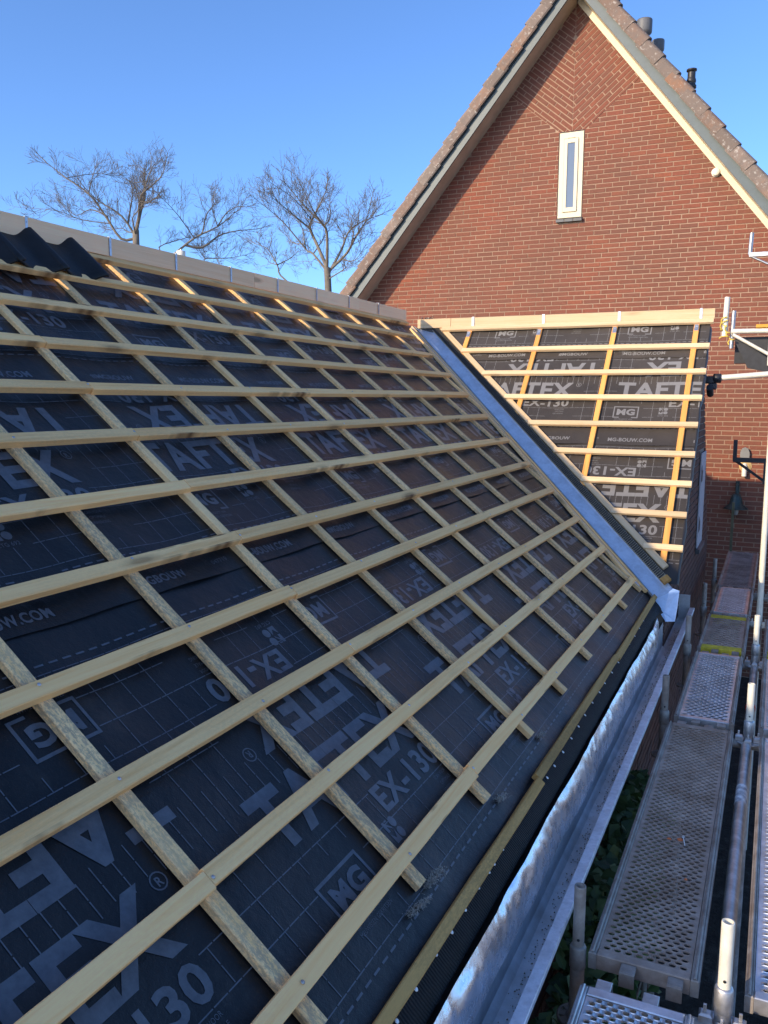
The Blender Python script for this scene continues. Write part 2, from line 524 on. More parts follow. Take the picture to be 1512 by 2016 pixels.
so_ = new('soil_bed', mesh([(2.8, -9, GZ+0.003), (6.5, -9, GZ+0.003), (6.5, 6.1, GZ+0.003), (2.8, 6.1, GZ+0.003)], [(0, 1, 2, 3)]), soil_mat()); so_['kind'] = 'structure'
p_ = pm.build('paved_path', M_PAVE); p_['kind'] = 'structure'

# ------------------------------------------------------------------ membrane with print
def text_mesh(body, width, height, bold=0.03):
    cu = bpy.data.curves.new('text', 'FONT')
    cu.body = body
    cu.size = 1.0
    cu.offset = bold
    cu.resolution_u = 3
    cu.space_character = 1.06
    o = bpy.data.objects.new('text', cu)
    COL.objects.link(o)
    bpy.context.view_layer.update()
    me = o.evaluated_get(bpy.context.evaluated_depsgraph_get()).to_mesh()
    vs_ = [v.co.copy() for v in me.vertices]
    fs = [tuple(p.vertices) for p in me.polygons]
    o.to_mesh_clear()
    bpy.data.objects.remove(o)
    bpy.data.curves.remove(cu)
    x0 = min(v.x for v in vs_); x1 = max(v.x for v in vs_); y0 = min(v.y for v in vs_); y1 = max(v.y for v in vs_)
    return [((v.x-x0)/(x1-x0)*width, (v.y-y0)/(y1-y0)*height) for v in vs_], fs

def disc(cx, cy, r, n=14, r2=0.0):
    if r2 <= 0:
        return [(cx+r*math.cos(2*math.pi*k/n), cy+r*math.sin(2*math.pi*k/n)) for k in range(n)], [tuple(range(n))]
    v = []; f = []
    for k in range(n):
        a = 2*math.pi*k/n
        v += [(cx+r*math.cos(a), cy+r*math.sin(a)), (cx+r2*math.cos(a), cy+r2*math.sin(a))]
    for k in range(n):
        k2 = (k+1) % n
        f.append((2*k, 2*k2, 2*k2+1, 2*k+1))
    return v, f

def rect(x0, y0, x1, y1): return [(x0, y0), (x1, y0), (x1, y1), (x0, y1)], [(0, 1, 2, 3)]

R_ = 0.3100
TX = {}
def txt(key, *a):
    if key not in TX: TX[key] = text_mesh(*a)
    return TX[key]
H_T = 0.58*R_
def half_print():
    """one repeat, reading direction +x, y upward, origin at top-left of the big word"""
    out = []
    def put_(vf, dx, dy): out.append(([(x+dx, y+dy) for x, y in vf[0]], vf[1]))
    put_(txt('T', 'TAFTEX', 0.90, H_T, 0.035), 0, -H_T)
    put_(txt('E', 'EX-130', 0.43, 0.093, 0.03), 0.46, -0.96*R_)
    put_(disc(0.945, -0.030, 0.024, 16, 0.020), 0, 0)
    put_(txt('R', 'R', 0.018, 0.024, 0.02), 0.937, -0.043)
    m0 = -1.37*R_
    bx, by, bw, bh = 0.0, m0, 0.215, 0.42*R_
    tk = 0.010
    for r in (rect(bx, by+bh-tk, bx+bw, by+bh), rect(bx, by, bx+tk, by+bh-tk), rect(bx+bw-tk, by, bx+bw, by+bh-tk),
              rect(bx+tk, by, bx+0.055, by+tk), rect(bx+bw-0.055, by, bx+bw-tk, by+tk)):
        put_(r, 0, 0)
    put_(txt('MG', 'MG', 0.155, 0.072, 0.045), bx+0.030, by+0.030)
    put_(txt('P1', 'EEN PRODUCT VAN', 0.15, 0.013, 0.0), bx+0.02, by-0.022)
    put_(txt('P2', 'MEUWISSEN GERRITSEN', 0.175, 0.013, 0.0), bx+0.015, by-0.044)
    kx, ky = 0.385, m0+0.045
    q = 0.036
    put_(rect(kx, ky+q+0.004, kx+0.014, ky+2*q+0.004), 0, 0)
    put_(([(kx+0.014, ky+q+0.022), (kx+0.034, ky+q+0.004), (kx+0.034, ky+q+0.012), (kx+0.014, ky+q+0.034)], [(0, 1, 2, 3)]), 0, 0)
    put_(([(kx+0.014, ky+q+0.036), (kx+0.034, ky+2*q-0.002), (kx+0.034, ky+2*q+0.004), (kx+0.022, ky+2*q+0.004)], [(0, 1, 2, 3)]), 0, 0)
    put_(disc(kx+0.056, ky+q+0.022, 0.018), 0, 0)
    put_(([(kx, ky), (kx+0.034, ky), (kx+0.034, ky+q), (kx+0.017, ky+0.014), (kx, ky+q)], [(0, 1, 3), (0, 3, 4), (1, 2, 3)]), 0, 0)
    put_(disc(kx+0.056, ky+0.018, 0.018), 0, 0)
    put_(txt('C', 'CTG 692', 0.085, 0.016, 0.0), kx-0.005, ky-0.026)
    for i, s_ in enumerate(('SCAN VOOR', 'OPTIMALE', 'VERWERKING')):
        put_(txt(s_, s_, 0.0095*len(s_), 0.013, 0.0), 0.86-0.0095*len(s_), m0+0.088-0.026*i)
    yb = -2.24*R_
    put_(txt('W1', 'MG-BOUW.COM', 0.37, 0.042, 0.03), 0.0, yb)
    put_(txt('W2', '#MGBOUW', 0.275, 0.042, 0.03), 0.70, yb)
    put_(txt('W3', '047719', 0.085, 0.020, 0.0), 1.14, yb+0.02)
    return out
PER = 1.305

def grid_print():
    out = []
    lw = 0.0032
    ydash = -1.75*R_
    blocks = [(-0.02, -H_T-0.01, 0.98, 0.01), (0.43, -0.99*R_, 0.92, -0.63*R_), (-0.02, -1.55*R_, 0.25, -0.92*R_), (0.36, -1.40*R_, 0.48, -1.02*R_), (0.72, -1.42*R_, 0.97, -1.06*R_)]
    def free(x, y):
        xm = x % PER
        for bx0, by0, bx1, by1 in blocks:
            if bx0 < xm < bx1 and by0 < y < by1: return False
            if bx0 < xm-PER < bx1 and by0 < y < by1: return False
        return True
    nx = 13
    for j in range(1, 6):
        y = -0.012-0.1004*j
        for i in range(nx):
            for h in range(2):
                a = PER*(i+h*0.5)/nx; b = PER*(i+h*0.5+0.46)/nx
                if free((a+b)/2, y) and y > ydash+0.02: out.append(rect(a, y-lw/2, b, y+lw/2))
    for i in range(nx):
        x = PER*(i+0.27)/nx
        for j in range(-2, 12):
            a = -0.012-0.0502*j; b = a-0.046
            if free(x, (a+b)/2) and b > ydash-0.0: out.append(rect(x-lw/2, b, x+lw/2, a))
        out.append(rect(PER*(i+0.05)/nx, ydash-0.003, PER*(i+0.36)/nx, ydash+0.003))
        out.append(rect(PER*(i+0.55)/nx, ydash-0.003, PER*(i+0.86)/nx, ydash+0.003))
    return out

def print_mesh(pieces, t0, top, cen, half, tmin, tmax, upside, surf, clip, cut):
    """pieces in (t, w); upright origin (t0, top) in metres along / down the slope; returns a mesh draped on surf(down, along)"""
    v = []; f = []
    n0 = int(math.floor((tmin-t0)/PER))-1; n1 = int(math.ceil((tmax-t0)/PER))+1
    for k in range(n0, n1+1):
        for flip in ((False, True) if upside else (False,)):
            for (pv, pf) in pieces:
                if flip and min(q[1] for q in pv) < -1.80*R_: continue
                b = len(v)
                cx = t0+k*PER+0.47
                ok = True
                pts = []
                for (x, y) in pv:
                    d = top-y; a = t0+k*PER+x
                    if flip: d = 2*cen-d; a = 2*cx-a+0.17
                    pts.append((a, d))
                if max(p[0] for p in pts) < tmin or min(p[0] for p in pts) > tmax: continue
                v += [(a, d, 0.0) for a, d in pts]
                f += [tuple(i+b for i in q) for q in pf]
    me = bpy.data.meshes.new('print')
    me.from_pydata(v, [], f)
    bm = bmesh.new(); bm.from_mesh(me)
    for (co, no) in clip:
        bmesh.ops.bisect_plane(bm, geom=bm.verts[:]+bm.edges[:]+bm.faces[:], plane_co=co, plane_no=no, clear_outer=True)
    a = tmin
    while a < tmax:
        bmesh.ops.bisect_plane(bm, geom=bm.verts[:]+bm.edges[:]+bm.faces[:], plane_co=(a, 0, 0), plane_no=(1, 0, 0))
        a += cut
    for vt in bm.verts:
        vt.co = surf(vt.co.y, vt.co.x, 0.0012)
    bmesh.ops.recalc_face_normals(bm, faces=bm.faces)
    bm.to_mesh(me); bm.free()
    return me

def wob(a, b, seed):
    return (noise.noise(Vector((a*1.7, b*1.7, seed*7.3)))*0.0055 + noise.noise(Vector((a*5.0, b*4.0, seed*3.1+9)))*0.0024)

def surfA(k, lo_edge):
    def s(d, y, e=0.0):
        fr = ((y+0.9754)/0.6) % 1.0
        n = NM + 0.0035*k - 0.010*math.sin(math.pi*fr)**2 + wob(d, y, k)*1.3*math.sin(math.pi*fr)
        if lo_edge is not None:
            q = max(0.0, 1-(lo_edge-d)/0.10)
            n += q*q*(0.007+0.020*max(0, noise.noise(Vector((y*2.2, k*5.0, 0)))))*math.sin(math.pi*fr)
        return PA(d, y, n+e)
    return s
CBX = [2.843, 2.111, 1.379, 0.647]
def surfB(k, lo_edge):
    def s(d, x, e=0.0):
        fr = ((2.843-x)/0.7323) % 1.0
        n = NM + 0.0035*k - 0.007*math.sin(math.pi*fr)**2 + wob(d*1.3, x*1.3, k+20)*1.6*math.sin(math.pi*fr)
        if lo_edge is not None:
            q = max(0.0, 1-(lo_edge-d)/0.12)
            n += q*q*(0.006+0.012*max(0, noise.noise(Vector((x*2.6, k*5.0, 3)))))*math.sin(math.pi*fr)
        return PB(d, x, n+e)
    return s

def sheet(surf, d0, d1, lo, hi, nd, nt, edge_wob=0.0, seed=0):
    v = []; f = []
    for i in range(nd+1):
        d = d0+(d1-d0)*i/nd
        a0, a1 = lo(d), hi(d)
        for j in range(nt+1):
            a = a0+(a1-a0)*j/nt
            dd = d + (edge_wob*noise.noise(Vector((a*3.0, seed, 0))) if i == nd else 0)
            v.append(surf(dd, a))
    w = nt+1
    for i in range(nd):
        for j in range(nt):
            f.append((i*w+j, (i+1)*w+j, (i+1)*w+j+1, i*w+j+1))
    return mesh(v, f, True)

# ------------------------------------------------------------------ the long slope
roofA = thing('unfinished_roof', 'long shaded roof slope of black printed membrane under pale timber battens, in front', 'roof', (2.0, -3.0, -3.0))
HP = half_print(); GP = grid_print()
valley_clip_A = ((0.0, 0.0, 0), None)
EU = 11.72*GA
for k, (top, edge, d0, t0) in enumerate(((9.68, 11.72, 6.7, -4.88), (5.02, 7.37, 3.0, -3.99), (1.41, 3.76, -0.0, -4.53))):
    e_ = edge*GA
    sf = surfA(k, e_ if k else None)
    me = sheet(sf, d0*GA, e_, lambda d: EAVE_Y0, lambda d: yv(d*cA)-0.01, 36, 230, 0.008 if k else 0.0, k)
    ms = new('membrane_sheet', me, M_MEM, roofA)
    # clip along valley: in (along y, down d): y < yv(d*cA)
    cl = [((yv(0)-0.03, 0, 0), (1.0, 0.7146*cA, 0)), ((0, e_-0.004, 0), (0, 1, 0)), ((0, d0*GA+0.01, 0), (0, -1, 0))]
    pmsh = print_mesh(HP, t0, top*GA, (top-0.11)*GA, 0, -7.6, 1.7, True, sf, cl, 0.1)
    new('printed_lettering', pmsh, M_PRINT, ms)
    pg = print_mesh(GP, t0, top*GA, (top-0.11)*GA, 0, -7.6, 1.7, True, sf, cl, 0.1)
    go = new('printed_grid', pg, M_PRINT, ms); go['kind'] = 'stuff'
# hidden far side of the same ridge
new('rear_membrane', mesh([(0, EAVE_Y0, NM/cA), (0, YW-0.02, NM/cA), (-3.4, YW-0.02, NM/cA-3.4*tA), (-3.4, EAVE_Y0, NM/cA-3.4*tA)], [(0, 1, 2, 3)]), M_MEM, roofA)

zt_ = NM/cA-0.012
m = MB(); m.prism([(0, EAVE_Y0+0.03, zt_), (2.86, EAVE_Y0+0.03, zt_-2.86*tA), (2.86, EAVE_Y0+0.03, GZ), (-3.4, EAVE_Y0+0.03, GZ), (-3.4, EAVE_Y0+0.03, zt_-3.4*tA)], (0, 0.1, 0))
m.build('added_end_wall', M_MORTG, roofA)  # unseen wall, added to keep the sun out of the hollow roof
m = MB(); m.box((-3.42, EAVE_Y0+0.14, GZ), (-3.32, YW-0.02, zt_-3.4*tA+0.05)); m.build('rear_wall', M_MORTG, roofA)
# counter battens
for k in range(-3, 12):
    y = CBY(k)
    if k >= 0:
        u1 = 2.752/cA + random.uniform(-0.006, 0.006)
    else:
        u1 = ((1.768-y-0.14)/0.7146)/cA - 0.06
    if u1 < 0.25: continue
    L = u1-0.005
    me = beam(L, 0.046, TC, 100+k, 0.003, 0.0014)
    M = frame(PA(0.005, y, NM+0.0035), U_A, Y_, N_A) @ Matrix.Rotation(random.uniform(-0.003, 0.003), 4, 'Z')
    new('counter_batten', me, M_CB, roofA, M)
# battens
for r in range(0, 12):
    u = r*GA + (0.046 if r == 0 else 0)
    x = u*cA
    yend = yv(x) - (0.385 - 0.013*r) if r else 1.50
    cut = CBY(7) if r == 10 else CBY(5)
    segs = [(EAVE_Y0, cut), (cut, yend)] if r else [(EAVE_Y0, CBY(4)), (CBY(4), CBY(0)), (CBY(0), yend)]
    for i, (a, b) in enumerate(segs):
        me = beam(b-a-0.002, 0.050, TB, r*10+i, 0.0028, 0.0015)
        off = random.uniform(-0.004, 0.004) if i else random.uniform(-0.003, 0.006)
        M = frame(PA(u+off, a+0.001, -TB+0.001*i), Y_, -U_A, N_A) @ Matrix.Rotation(random.uniform(-0.0012, 0.0012), 4, 'Z')
        new('batten', me, M_BAT, roofA, M)
nh = MB().lathe([(0.0055, 0), (0.0055, 0.0012), (0.0, 0.0018)], (0, 0, 0), 8).me()
nh.materials.append(M_GALV)
for r in range(3, 12):
    for k in range(1, 8):
        if (r*7+k*3) % 3 == 0 and r < 8: continue
        new('nail_head', nh, None, roofA, frame(PA(r*GA+random.uniform(-0.012, 0.012), CBY(k)+random.uniform(-0.014, 0.014), 0.0012), Y_, -U_A, N_A))
# ridge board in lengths with straps
cuts = [EAVE_Y0, CBY(6), CBY(3)-0.02, CBY(1)+0.28, CBY(-2)+0.2, 1.52]
for i in range(len(cuts)-1):
    a, b = cuts[i]+0.002, cuts[i+1]-0.002
    me = beam(b-a, 0.036, 0.106, 300+i, 0.002, 0.0012, 0.25)
    M = frame(Vector((0.0+0.002*((i % 2)*2-1), a, -0.0115+0.001*(i % 2))), Y_, -X_, Vector((0, 0, 1)))
    rb = new('ridge_board', me, M_RIDGE, roofA, M)
for k in range(-3, 8):
    y = CBY(k)+random.uniform(-0.02, 0.02)
    m = MB()
    m.box((0.0215, y-0.008, -0.008), (0.0245, y+0.008, 0.096), bev=0.0008)
    m.box((-0.0215, y-0.008, 0.0965), (0.0245, y+0.008, 0.0985), bev=0.0006)
    for z in (0.04, 0.07):
        m.lathe([(0.003, 0.0245), (0.003, 0.0265), (0, 0.0265)], (0, y, z), 6, 'X')
    m.build('ridge_strap', M_BRACK, roofA)
# eave lath
ecuts = [EAVE_Y0, -5.7, -3.62, -1.9, -0.24]
for i in range(len(ecuts)-1):
    a, b = ecuts[i]+0.003, ecuts[i+1]-0.003
    me = beam(b-a, 0.036, 0.027, 330+i, 0.003, 0.0025)
    xx = 2.838/cA + 0.004*(i % 2)
    M = frame(PA(xx, a, NM+0.004), Y_, -U_A, N_A) @ Matrix.Rotation(0.002*(-1)**i, 4, 'Z')
    new('eave_lath', me, M_LATH, roofA, M)
# embossed black strip running under the lath into the gutter
v = []; f = []
NS = 200
for i in range(NS+1):
    y = EAVE_Y0+(yv(2.9)+0.02-EAVE_Y0)*i/NS
    wv_ = 0.010*noise.noise(Vector((y*2.1, 4, 0)))
    for j, (d, n) in enumerate(((EU-0.03, NM+0.0045), (EU+0.025, NM+0.0045), (EU+0.042, NM+0.003), (EU+0.060, NM-0.002), (EU+0.078+wv_*0.5, NM-0.008))):
        v.append(PA(d, y, n+0.0015*noise.noise(Vector((y*6, j*2.0, 0)))))
for i in range(NS):
    for j in range(4):
        f.append((i*5+j, i*5+j+1, i*5+6+j, i*5+5+j))
strip = new('eave_strip', mesh(v, f, True), M_DPC, roofA)
nm = MB().lathe([(0.0065, 0), (0.0065, 0.0015), (0.0035, 0.0024), (0, 0.0024)], (0, 0, 0), 10).me()
nm.materials.append(M_NAIL)
ny = [-3.26, -3.41, -3.53, -3.653, -3.71, -3.769, -3.884, -3.998, -4.121, -4.218, -4.27, -4.368, -4.491, -4.605, -4.716, -4.86, -4.98, -3.1, -2.95, -2.8, -2.62, -2.45, -2.3, -2.1, -1.9, -1.7, -1.5, -1.3, -1.1, -0.9]
for y in ny:
    new('nail', nm, None, strip, frame(PA(2.859/cA+random.uniform(-0.003, 0.003), y, NM+0.0062), U_A, Y_, N_A))
# loose dust tufts at the counter batten ends
def tuft(c, ax, n, spread, seed, label):
    rn = random.Random(seed)
    m = MB()
    ax = Vector(ax)
    for i in range(n):
        b = c + ax*rn.uniform(-1, 1) + Vector((rn.gauss(0, spread), rn.gauss(0, spread), rn.uniform(0, 0.012)))
        d = Vector((rn.gauss(0, 1), rn.gauss(0, 1), rn.gauss(0.3, 0.5))).normalized()*rn.uniform(0.004, 0.016)
        w = d.cross(Vector((0.3, 0.2, 1))).normalized()*0.0014
        m.add([b-w, b+w, b+d], [(0, 1, 2)])
    o = m.build('dust_tuft', M_WOOL)
    tag(o, label, 'debris', 'dust tufts below the counter batten ends')
tuft(PA(2.765/cA, -4.50, NM+0.006), (0.004, 0.05, 0), 420, 0.008, 1, 'grey fluffy tuft at the end of a timber near the large MG print')
tuft(PA(2.775/cA, -4.64, NM+0.006), (0.012, 0.05, 0), 320, 0.006, 2, 'thin grey fluffy streak on the membrane closest to the camera')
tuft(PA(2.785/cA, -3.90, NM+0.006), (0.004, 0.03, 0), 240, 0.007, 3, 'small pale fluff spot above the joint in the brown eave lath')
tuft(PA(2.775/cA, -3.30, NM+0.006), (0.004, 0.03, 0), 180, 0.006, 4, 'tiny pale fluff spot beyond the larger tufts along the eave')

# ------------------------------------------------------------------ the gable slope
roofB = thing('gable_roof', 'sunlit triangular roof slope of grey printed membrane and orange battens by the valley', 'roof', (2.2, 1.0, -2.6))
XR = 2.957
for k, (top, edge, d0, t0) in enumerate(((6.60, 8.95, 4.0, 1.87), (2.30, 4.66, 0.9, 0.938), (-1.03, 1.34, 0.0, 0.926))):
    e_ = edge*GB
    sf = surfB(k, e_ if k else None)
    me = sheet(sf, d0*GB, e_, lambda d: min(xv(YB-d*cB)-0.01, XR-0.05), lambda d: XR, 26, 60, 0.010, k+5)
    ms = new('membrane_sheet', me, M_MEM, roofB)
    cl = [((xv(YB)+0.02, 0, 0), (-1.0, cB/0.7146, 0)), ((XR-0.004, 0, 0), (1, 0, 0)), ((0, e_-0.006, 0), (0, 1, 0)), ((0, d0*GB+0.004, 0), (0, -1, 0))]
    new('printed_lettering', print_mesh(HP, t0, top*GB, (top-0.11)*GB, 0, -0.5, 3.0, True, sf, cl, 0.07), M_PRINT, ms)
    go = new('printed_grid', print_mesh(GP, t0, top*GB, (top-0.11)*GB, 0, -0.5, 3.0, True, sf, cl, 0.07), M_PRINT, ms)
    go['kind'] = 'stuff'
YRB = YB+0.055
zr = PB(-0.08, 0, NM).z
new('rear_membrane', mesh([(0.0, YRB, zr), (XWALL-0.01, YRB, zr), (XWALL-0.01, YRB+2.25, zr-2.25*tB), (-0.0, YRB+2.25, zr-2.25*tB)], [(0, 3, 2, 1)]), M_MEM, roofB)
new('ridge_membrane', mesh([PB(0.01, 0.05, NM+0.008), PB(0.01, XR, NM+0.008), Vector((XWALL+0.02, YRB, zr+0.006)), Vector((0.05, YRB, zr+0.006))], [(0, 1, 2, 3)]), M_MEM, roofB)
for i, x in enumerate(CBX):
    v1 = 8.35*GB if i == 0 else (YB-(1.768-0.7146*(x-0.20)))/cB
    me = beam(v1-0.02, 0.046, TC, 400+i, 0.003, 0.0012)
    cbo = new('counter_batten', me, M_CBB, roofB, frame(PB(0.02, x, NM+0.005), V_B, X_, N_B))
    m = MB()
    m.box((-0.018, 0.018, 0), (0.018, 0.075, 0.003), bev=0.0008)
    m.box((-0.018, 0.016, 0), (0.018, 0.0185, 0.02), bev=0.0006)
    m.lathe([(0.005, 0.003), (0.005, 0.005), (0, 0.005)], (0, 0.045, 0), 8)
    m.build('ridge_bracket', M_BRACK, roofB, frame(PB(0.03, x, NM+0.005+TC+0.001), X_, V_B, N_B))
    m = MB()
    m.box((x-0.012+0.03, YB+0.018, -0.108), (x+0.012+0.03, YB+0.0205, 0.02), bev=0.0006)
    m.box((x-0.006+0.03, YB+0.010, -0.108), (x+0.030+0.03, YB+0.0175, -0.100), bev=0.0006)
    m.build('ridge_strap', M_BRACK, roofB)
for r in range(0, 9):
    vv = r*GB
    y = YB-vv*cB
    x0 = xv(y)+0.235 if r else 0.34
    x1 = 2.972+random.uniform(-0.006, 0.006) if r else 2.985
    me = beam(x1-x0, 0.050, TB, 420+r, 0.0028, 0.0015)
    new('batten', me, M_BATB, roofB, frame(PB(vv+random.uniform(-0.004, 0.004), x0, -TB), X_, -V_B, N_B) @ Matrix.Rotation(random.uniform(-0.0015, 0.0015), 4, 'Z'))
for i, (a, b) in enumerate(((0.06, 0.43), (0.434, 2.99))):
    me = beam(b-a, 0.034, 0.092, 440+i, 0.002, 0.001)
    new('ridge_board', me, M_BATB, roofB, frame(Vector((a, YB+0.04, -0.078)), X_, Y_, Vector((0, 0, 1))))
new('ridge_wedge', MB().box((1.86, YB+0.013, -0.088), (2.12, YB+0.022, -0.0795), bev=0.001).me(), M_LATH, roofB)
# ragged membrane edge hanging over the brick verge
v = []; f = []
NS = 60
rn = random.Random(3)
for i in range(NS+1):
    d = 0.02+(8.9*GB-0.02)*i/NS
    q = 0.018+0.022*noise.noise(Vector((d*3.4, 1, 0)))+0.022*noise.noise(Vector((d*11, 2, 0)))
    o_ = 0.010*noise.noise(Vector((d*5.5, 3, 0)))
    a = PB(d, XR-0.002, NM+0.0045)
    v += [a, a+Vector((0.012+o_, 0, -0.012)), a+Vector((0.018+o_*1.6, 0, -0.02-q)), a+Vector((0.010+o_*2.2, 0.0, -0.03-q*1.9))]
for i in range(NS):
    for j in range(3):
        f.append((i*4+j, i*4+j+1, i*4+5+j, i*4+4+j))
new('membrane_flap', mesh(v, f, True), M_MEM, roofB)

# ------------------------------------------------------------------ valley
val = thing('valley_gutter', 'smooth blue sheet-metal valley gutter with black ribbed strip between the two roof slopes', 'gutter', V0+VD*4.0+Vector((0, 0, -0.1)))
def PV(s, a=0.0, b=0.0, nA=0.0, nB=0.0): return V0 + VD*s + PAd*a + PBd*b + N_A*nA + N_B*nB
Ls = 4.16
v = []; f = []
NS = 60
prof = [(0.042, 0, -0.022, 0), (0.036, 0, -0.040, 0), (0.0, 0.0, -0.045, 0), (0, 0.08, 0, -0.046), (0, 0.118, 0, -0.044), (0, 0.122, 0, -0.030)]
for i in range(NS+1):
    s_ = 0.10+(Ls-0.10)*i/NS
    for j, (a, b, na, nb) in enumerate(prof):
        w_ = 0.0030*noise.noise(Vector((s_*3.0, j*0.8, 0)))+0.0012*noise.noise(Vector((s_*9.0, j*1.5, 4)))
        v.append(PV(s_, a, b, na+(w_ if a else 0), nb+(w_ if not a else 0)))
n_ = len(prof)
for i in range(NS):
    for j in range(n_-1):
        f.append((i*n_+j, i*n_+j+1, (i+1)*n_+j+1, (i+1)*n_+j))
new('valley_sheet', mesh(v, f), M_VAL, val)
# flared tail that drops into the eaves gutter
e0 = [PV(Ls, *p_) for p_ in prof]
tail = [e0[2], e0[3], e0[5], Vector((2.985, -0.20, -2.215)), Vector((2.984, -0.27, -2.33)), Vector((2.975, -0.315, -2.42)), Vector((2.915, -0.325, -2.425)), Vector((2.890, -0.30, -2.37))]
m = MB(); m.prism(tail, (0.0, -0.0, -0.003))
m.add([tail[6], tail[7], tail[7]+Vector((-0.012, -0.045, 0.0)), tail[6]+Vector((0.002, -0.05, 0.008))], [(0, 1, 2, 3)])
m.build('valley_tail', M_VAL, val)
# ribbed comb
m = MB()
nr = 215
for i in range(nr):
    s_ = 0.06+(Ls-0.18)*i/nr
    a = PV(s_, 0, 0.096, 0, -0.036); b = PV(s_, 0, 0.146, 0, -0.022)
    th = VD*0.0085; h = N_B*0.012
    d = (b-a)
    vs8 = [a, a+th, b+th, b, a+h, a+th+h, b+th+h, b+h]
    m.add(vs8, [(0,3,2,1),(4,5,6,7),(0,1,5,4),(1,2,6,5),(2,3,7,6),(3,0,4,7)])
cmb = m.build('ribbed_strip', simple('ribbed_strip_plastic', (0.035, 0.033, 0.03), 0.6), val); cmb['kind'] = 'stuff'
m = MB()
a0, a1 = PV(0.03, 0, 0.092, 0, -0.042), PV(Ls-0.10, 0, 0.092, 0, -0.042)
b0, b1 = PV(0.03, 0, 0.150, 0, -0.034), PV(Ls-0.10, 0, 0.150, 0, -0.034)
m.add([a0, a1, b1, b0, a0+N_B*0.006, a1+N_B*0.006, b1+N_B*0.014, b0+N_B*0.014], [(0,3,2,1),(4,5,6,7),(0,1,5,4),(1,2,6,5),(2,3,7,6),(3,0,4,7)])
m.build('strip_backing', simple('ribbed_strip_backing', (0.34, 0.30, 0.22), 0.8), val)
# fringe of loose comb teeth at the top of the valley
m = MB()
rn = random.Random(5)
for i in range(34):
    t = i/33
    p = PV(0.02+0.10*t, 0, 0.06+0.09*t, 0, -0.03)
    d = Vector((rn.uniform(-0.02, 0.02)+0.02*t, rn.uniform(-0.015, 0.01), 0.05+rn.uniform(-0.015, 0.012)))
    w = Vector((0.0022, 0.0, 0))
    m.add([p-w, p+w, p+d+w*0.5, p+d-w*0.5, p-w+Vector((0,0.002,0)), p+w+Vector((0,0.002,0)), p+d+w*0.5+Vector((0,0.002,0)), p+d-w*0.5+Vector((0,0.002,0))], [(0,1,2,3),(4,7,6,5),(0,4,5,1),(1,5,6,2),(2,6,7,3),(3,7,4,0)])
fr = m.build('comb_teeth', M_BLKMET, val); fr['kind'] = 'stuff'
# timber along both sides
def valley_beam(perp, sideA, s0, s1, w, t, lev, mat, seed, name='valley_batten', par=val):
    me = beam(s1-s0, w, t, seed, 0.003, 0.0015)
    if sideA:
        o = PV(s0, perp, 0, lev, 0); new(name, me, mat, par, frame(o, VD, N_A.cross(VD), N_A))
    else:
        o = PV(s0, 0, perp, 0, lev); new(name, me, mat, par, frame(o, VD, N_B.cross(VD), N_B))
valley_beam(0.066, True, 0.10, 2.05, 0.034, 0.026, NM+0.004, M_BATB, 500)
valley_beam(0.066, True, 2.054, 4.10, 0.034, 0.026, NM+0.004, M_BAT, 501)
valley_beam(0.150, True, 0.22, 2.20, 0.044, TC, NM+0.004, M_CB, 502)
valley_beam(0.150, True, 2.204, 3.96, 0.044, TC, NM+0.004, M_CB, 503)
valley_beam(0.188, False, 0.16, 3.98, 0.052, TC, NM+0.006, M_BATB, 504)
m = MB()
aa = PV(0.16, 0.104, 0, NM+0.02, 0); bb = PV(4.05, 0.104, 0, NM+0.02, 0); pw = PAd*0.010
m.add([aa-pw, bb-pw, bb+pw, aa+pw, aa-pw-N_A*0.014, bb-pw-N_A*0.014, bb+pw-N_A*0.014, aa+pw-N_A*0.014], [(0,1,2,3),(7,6,5,4),(0,4,5,1),(1,5,6,2),(2,6,7,3),(3,7,4,0)])
m.build('valley_edge_strip', M_LIP, val)
m = MB()
m.box((0, -0.032, 0), (0.05, 0.032, 0.035), bev=0.003)
o = PV(Ls-0.11, 0, 0.122, 0, -0.034)
new('end_block', m.me(), M_LATH, val, frame(o, VD, N_B.cross(VD), N_B))
# dark undersheet fringe
v = []; f = []
for i in range(140):
    s_ = 0.15+3.95*i/139
    q = 0.014+0.010*noise.noise(Vector((s_*14, 0, 0)))
    v += [PV(s_, 0.052, 0, -0.022, 0), PV(s_, 0.046-q, 0, -0.028, 0)]
for i in range(139):
    f.append((2*i, 2*i+1, 2*i+3, 2*i+2))
new('undersheet_edge', mesh(v, f), M_BLACK, val)

# ------------------------------------------------------------------ eaves gutter
gut = thing('eaves_gutter', 'grey zinc box gutter with crumpled shiny flashing along the eave of the long slope', 'gutter', (2.95, -3.0, -2.66))
GY0, GY1 = EAVE_Y0, 0.72
gp = [(2.890, -2.44), (2.893, -2.625), (2.915, -2.645), (2.975, -2.645), (2.990, -2.625), (2.991, -2.553), (2.991, -2.549), (3.028, -2.547), (3.030, -2.551), (3.029, -2.572)]
def extrude(prof, y0, y1, n, jit=0.0):
    v = []; f = []
    w = len(prof)
    for i in range(n+1):
        y = y0+(y1-y0)*i/n
        for j, (x, z) in enumerate(prof):
            v.append((x+jit*noise.noise(Vector((y*3, j*1.7, 0))), y, z+jit*noise.noise(Vector((y*3, j*1.7, 8)))))
    for i in range(n):
        for j in range(w-1):
            f.append((i*w+j, i*w+j+1, (i+1)*w+j+1, (i+1)*w+j))
    return mesh(v, f)
new('channel', extrude(gp[:6], GY0, GY1, 60, 0.002), M_ZINC, gut)
new('rolled_lip', extrude(gp[5:], GY0, GY1, 80, 0.0012), M_LIP, gut)
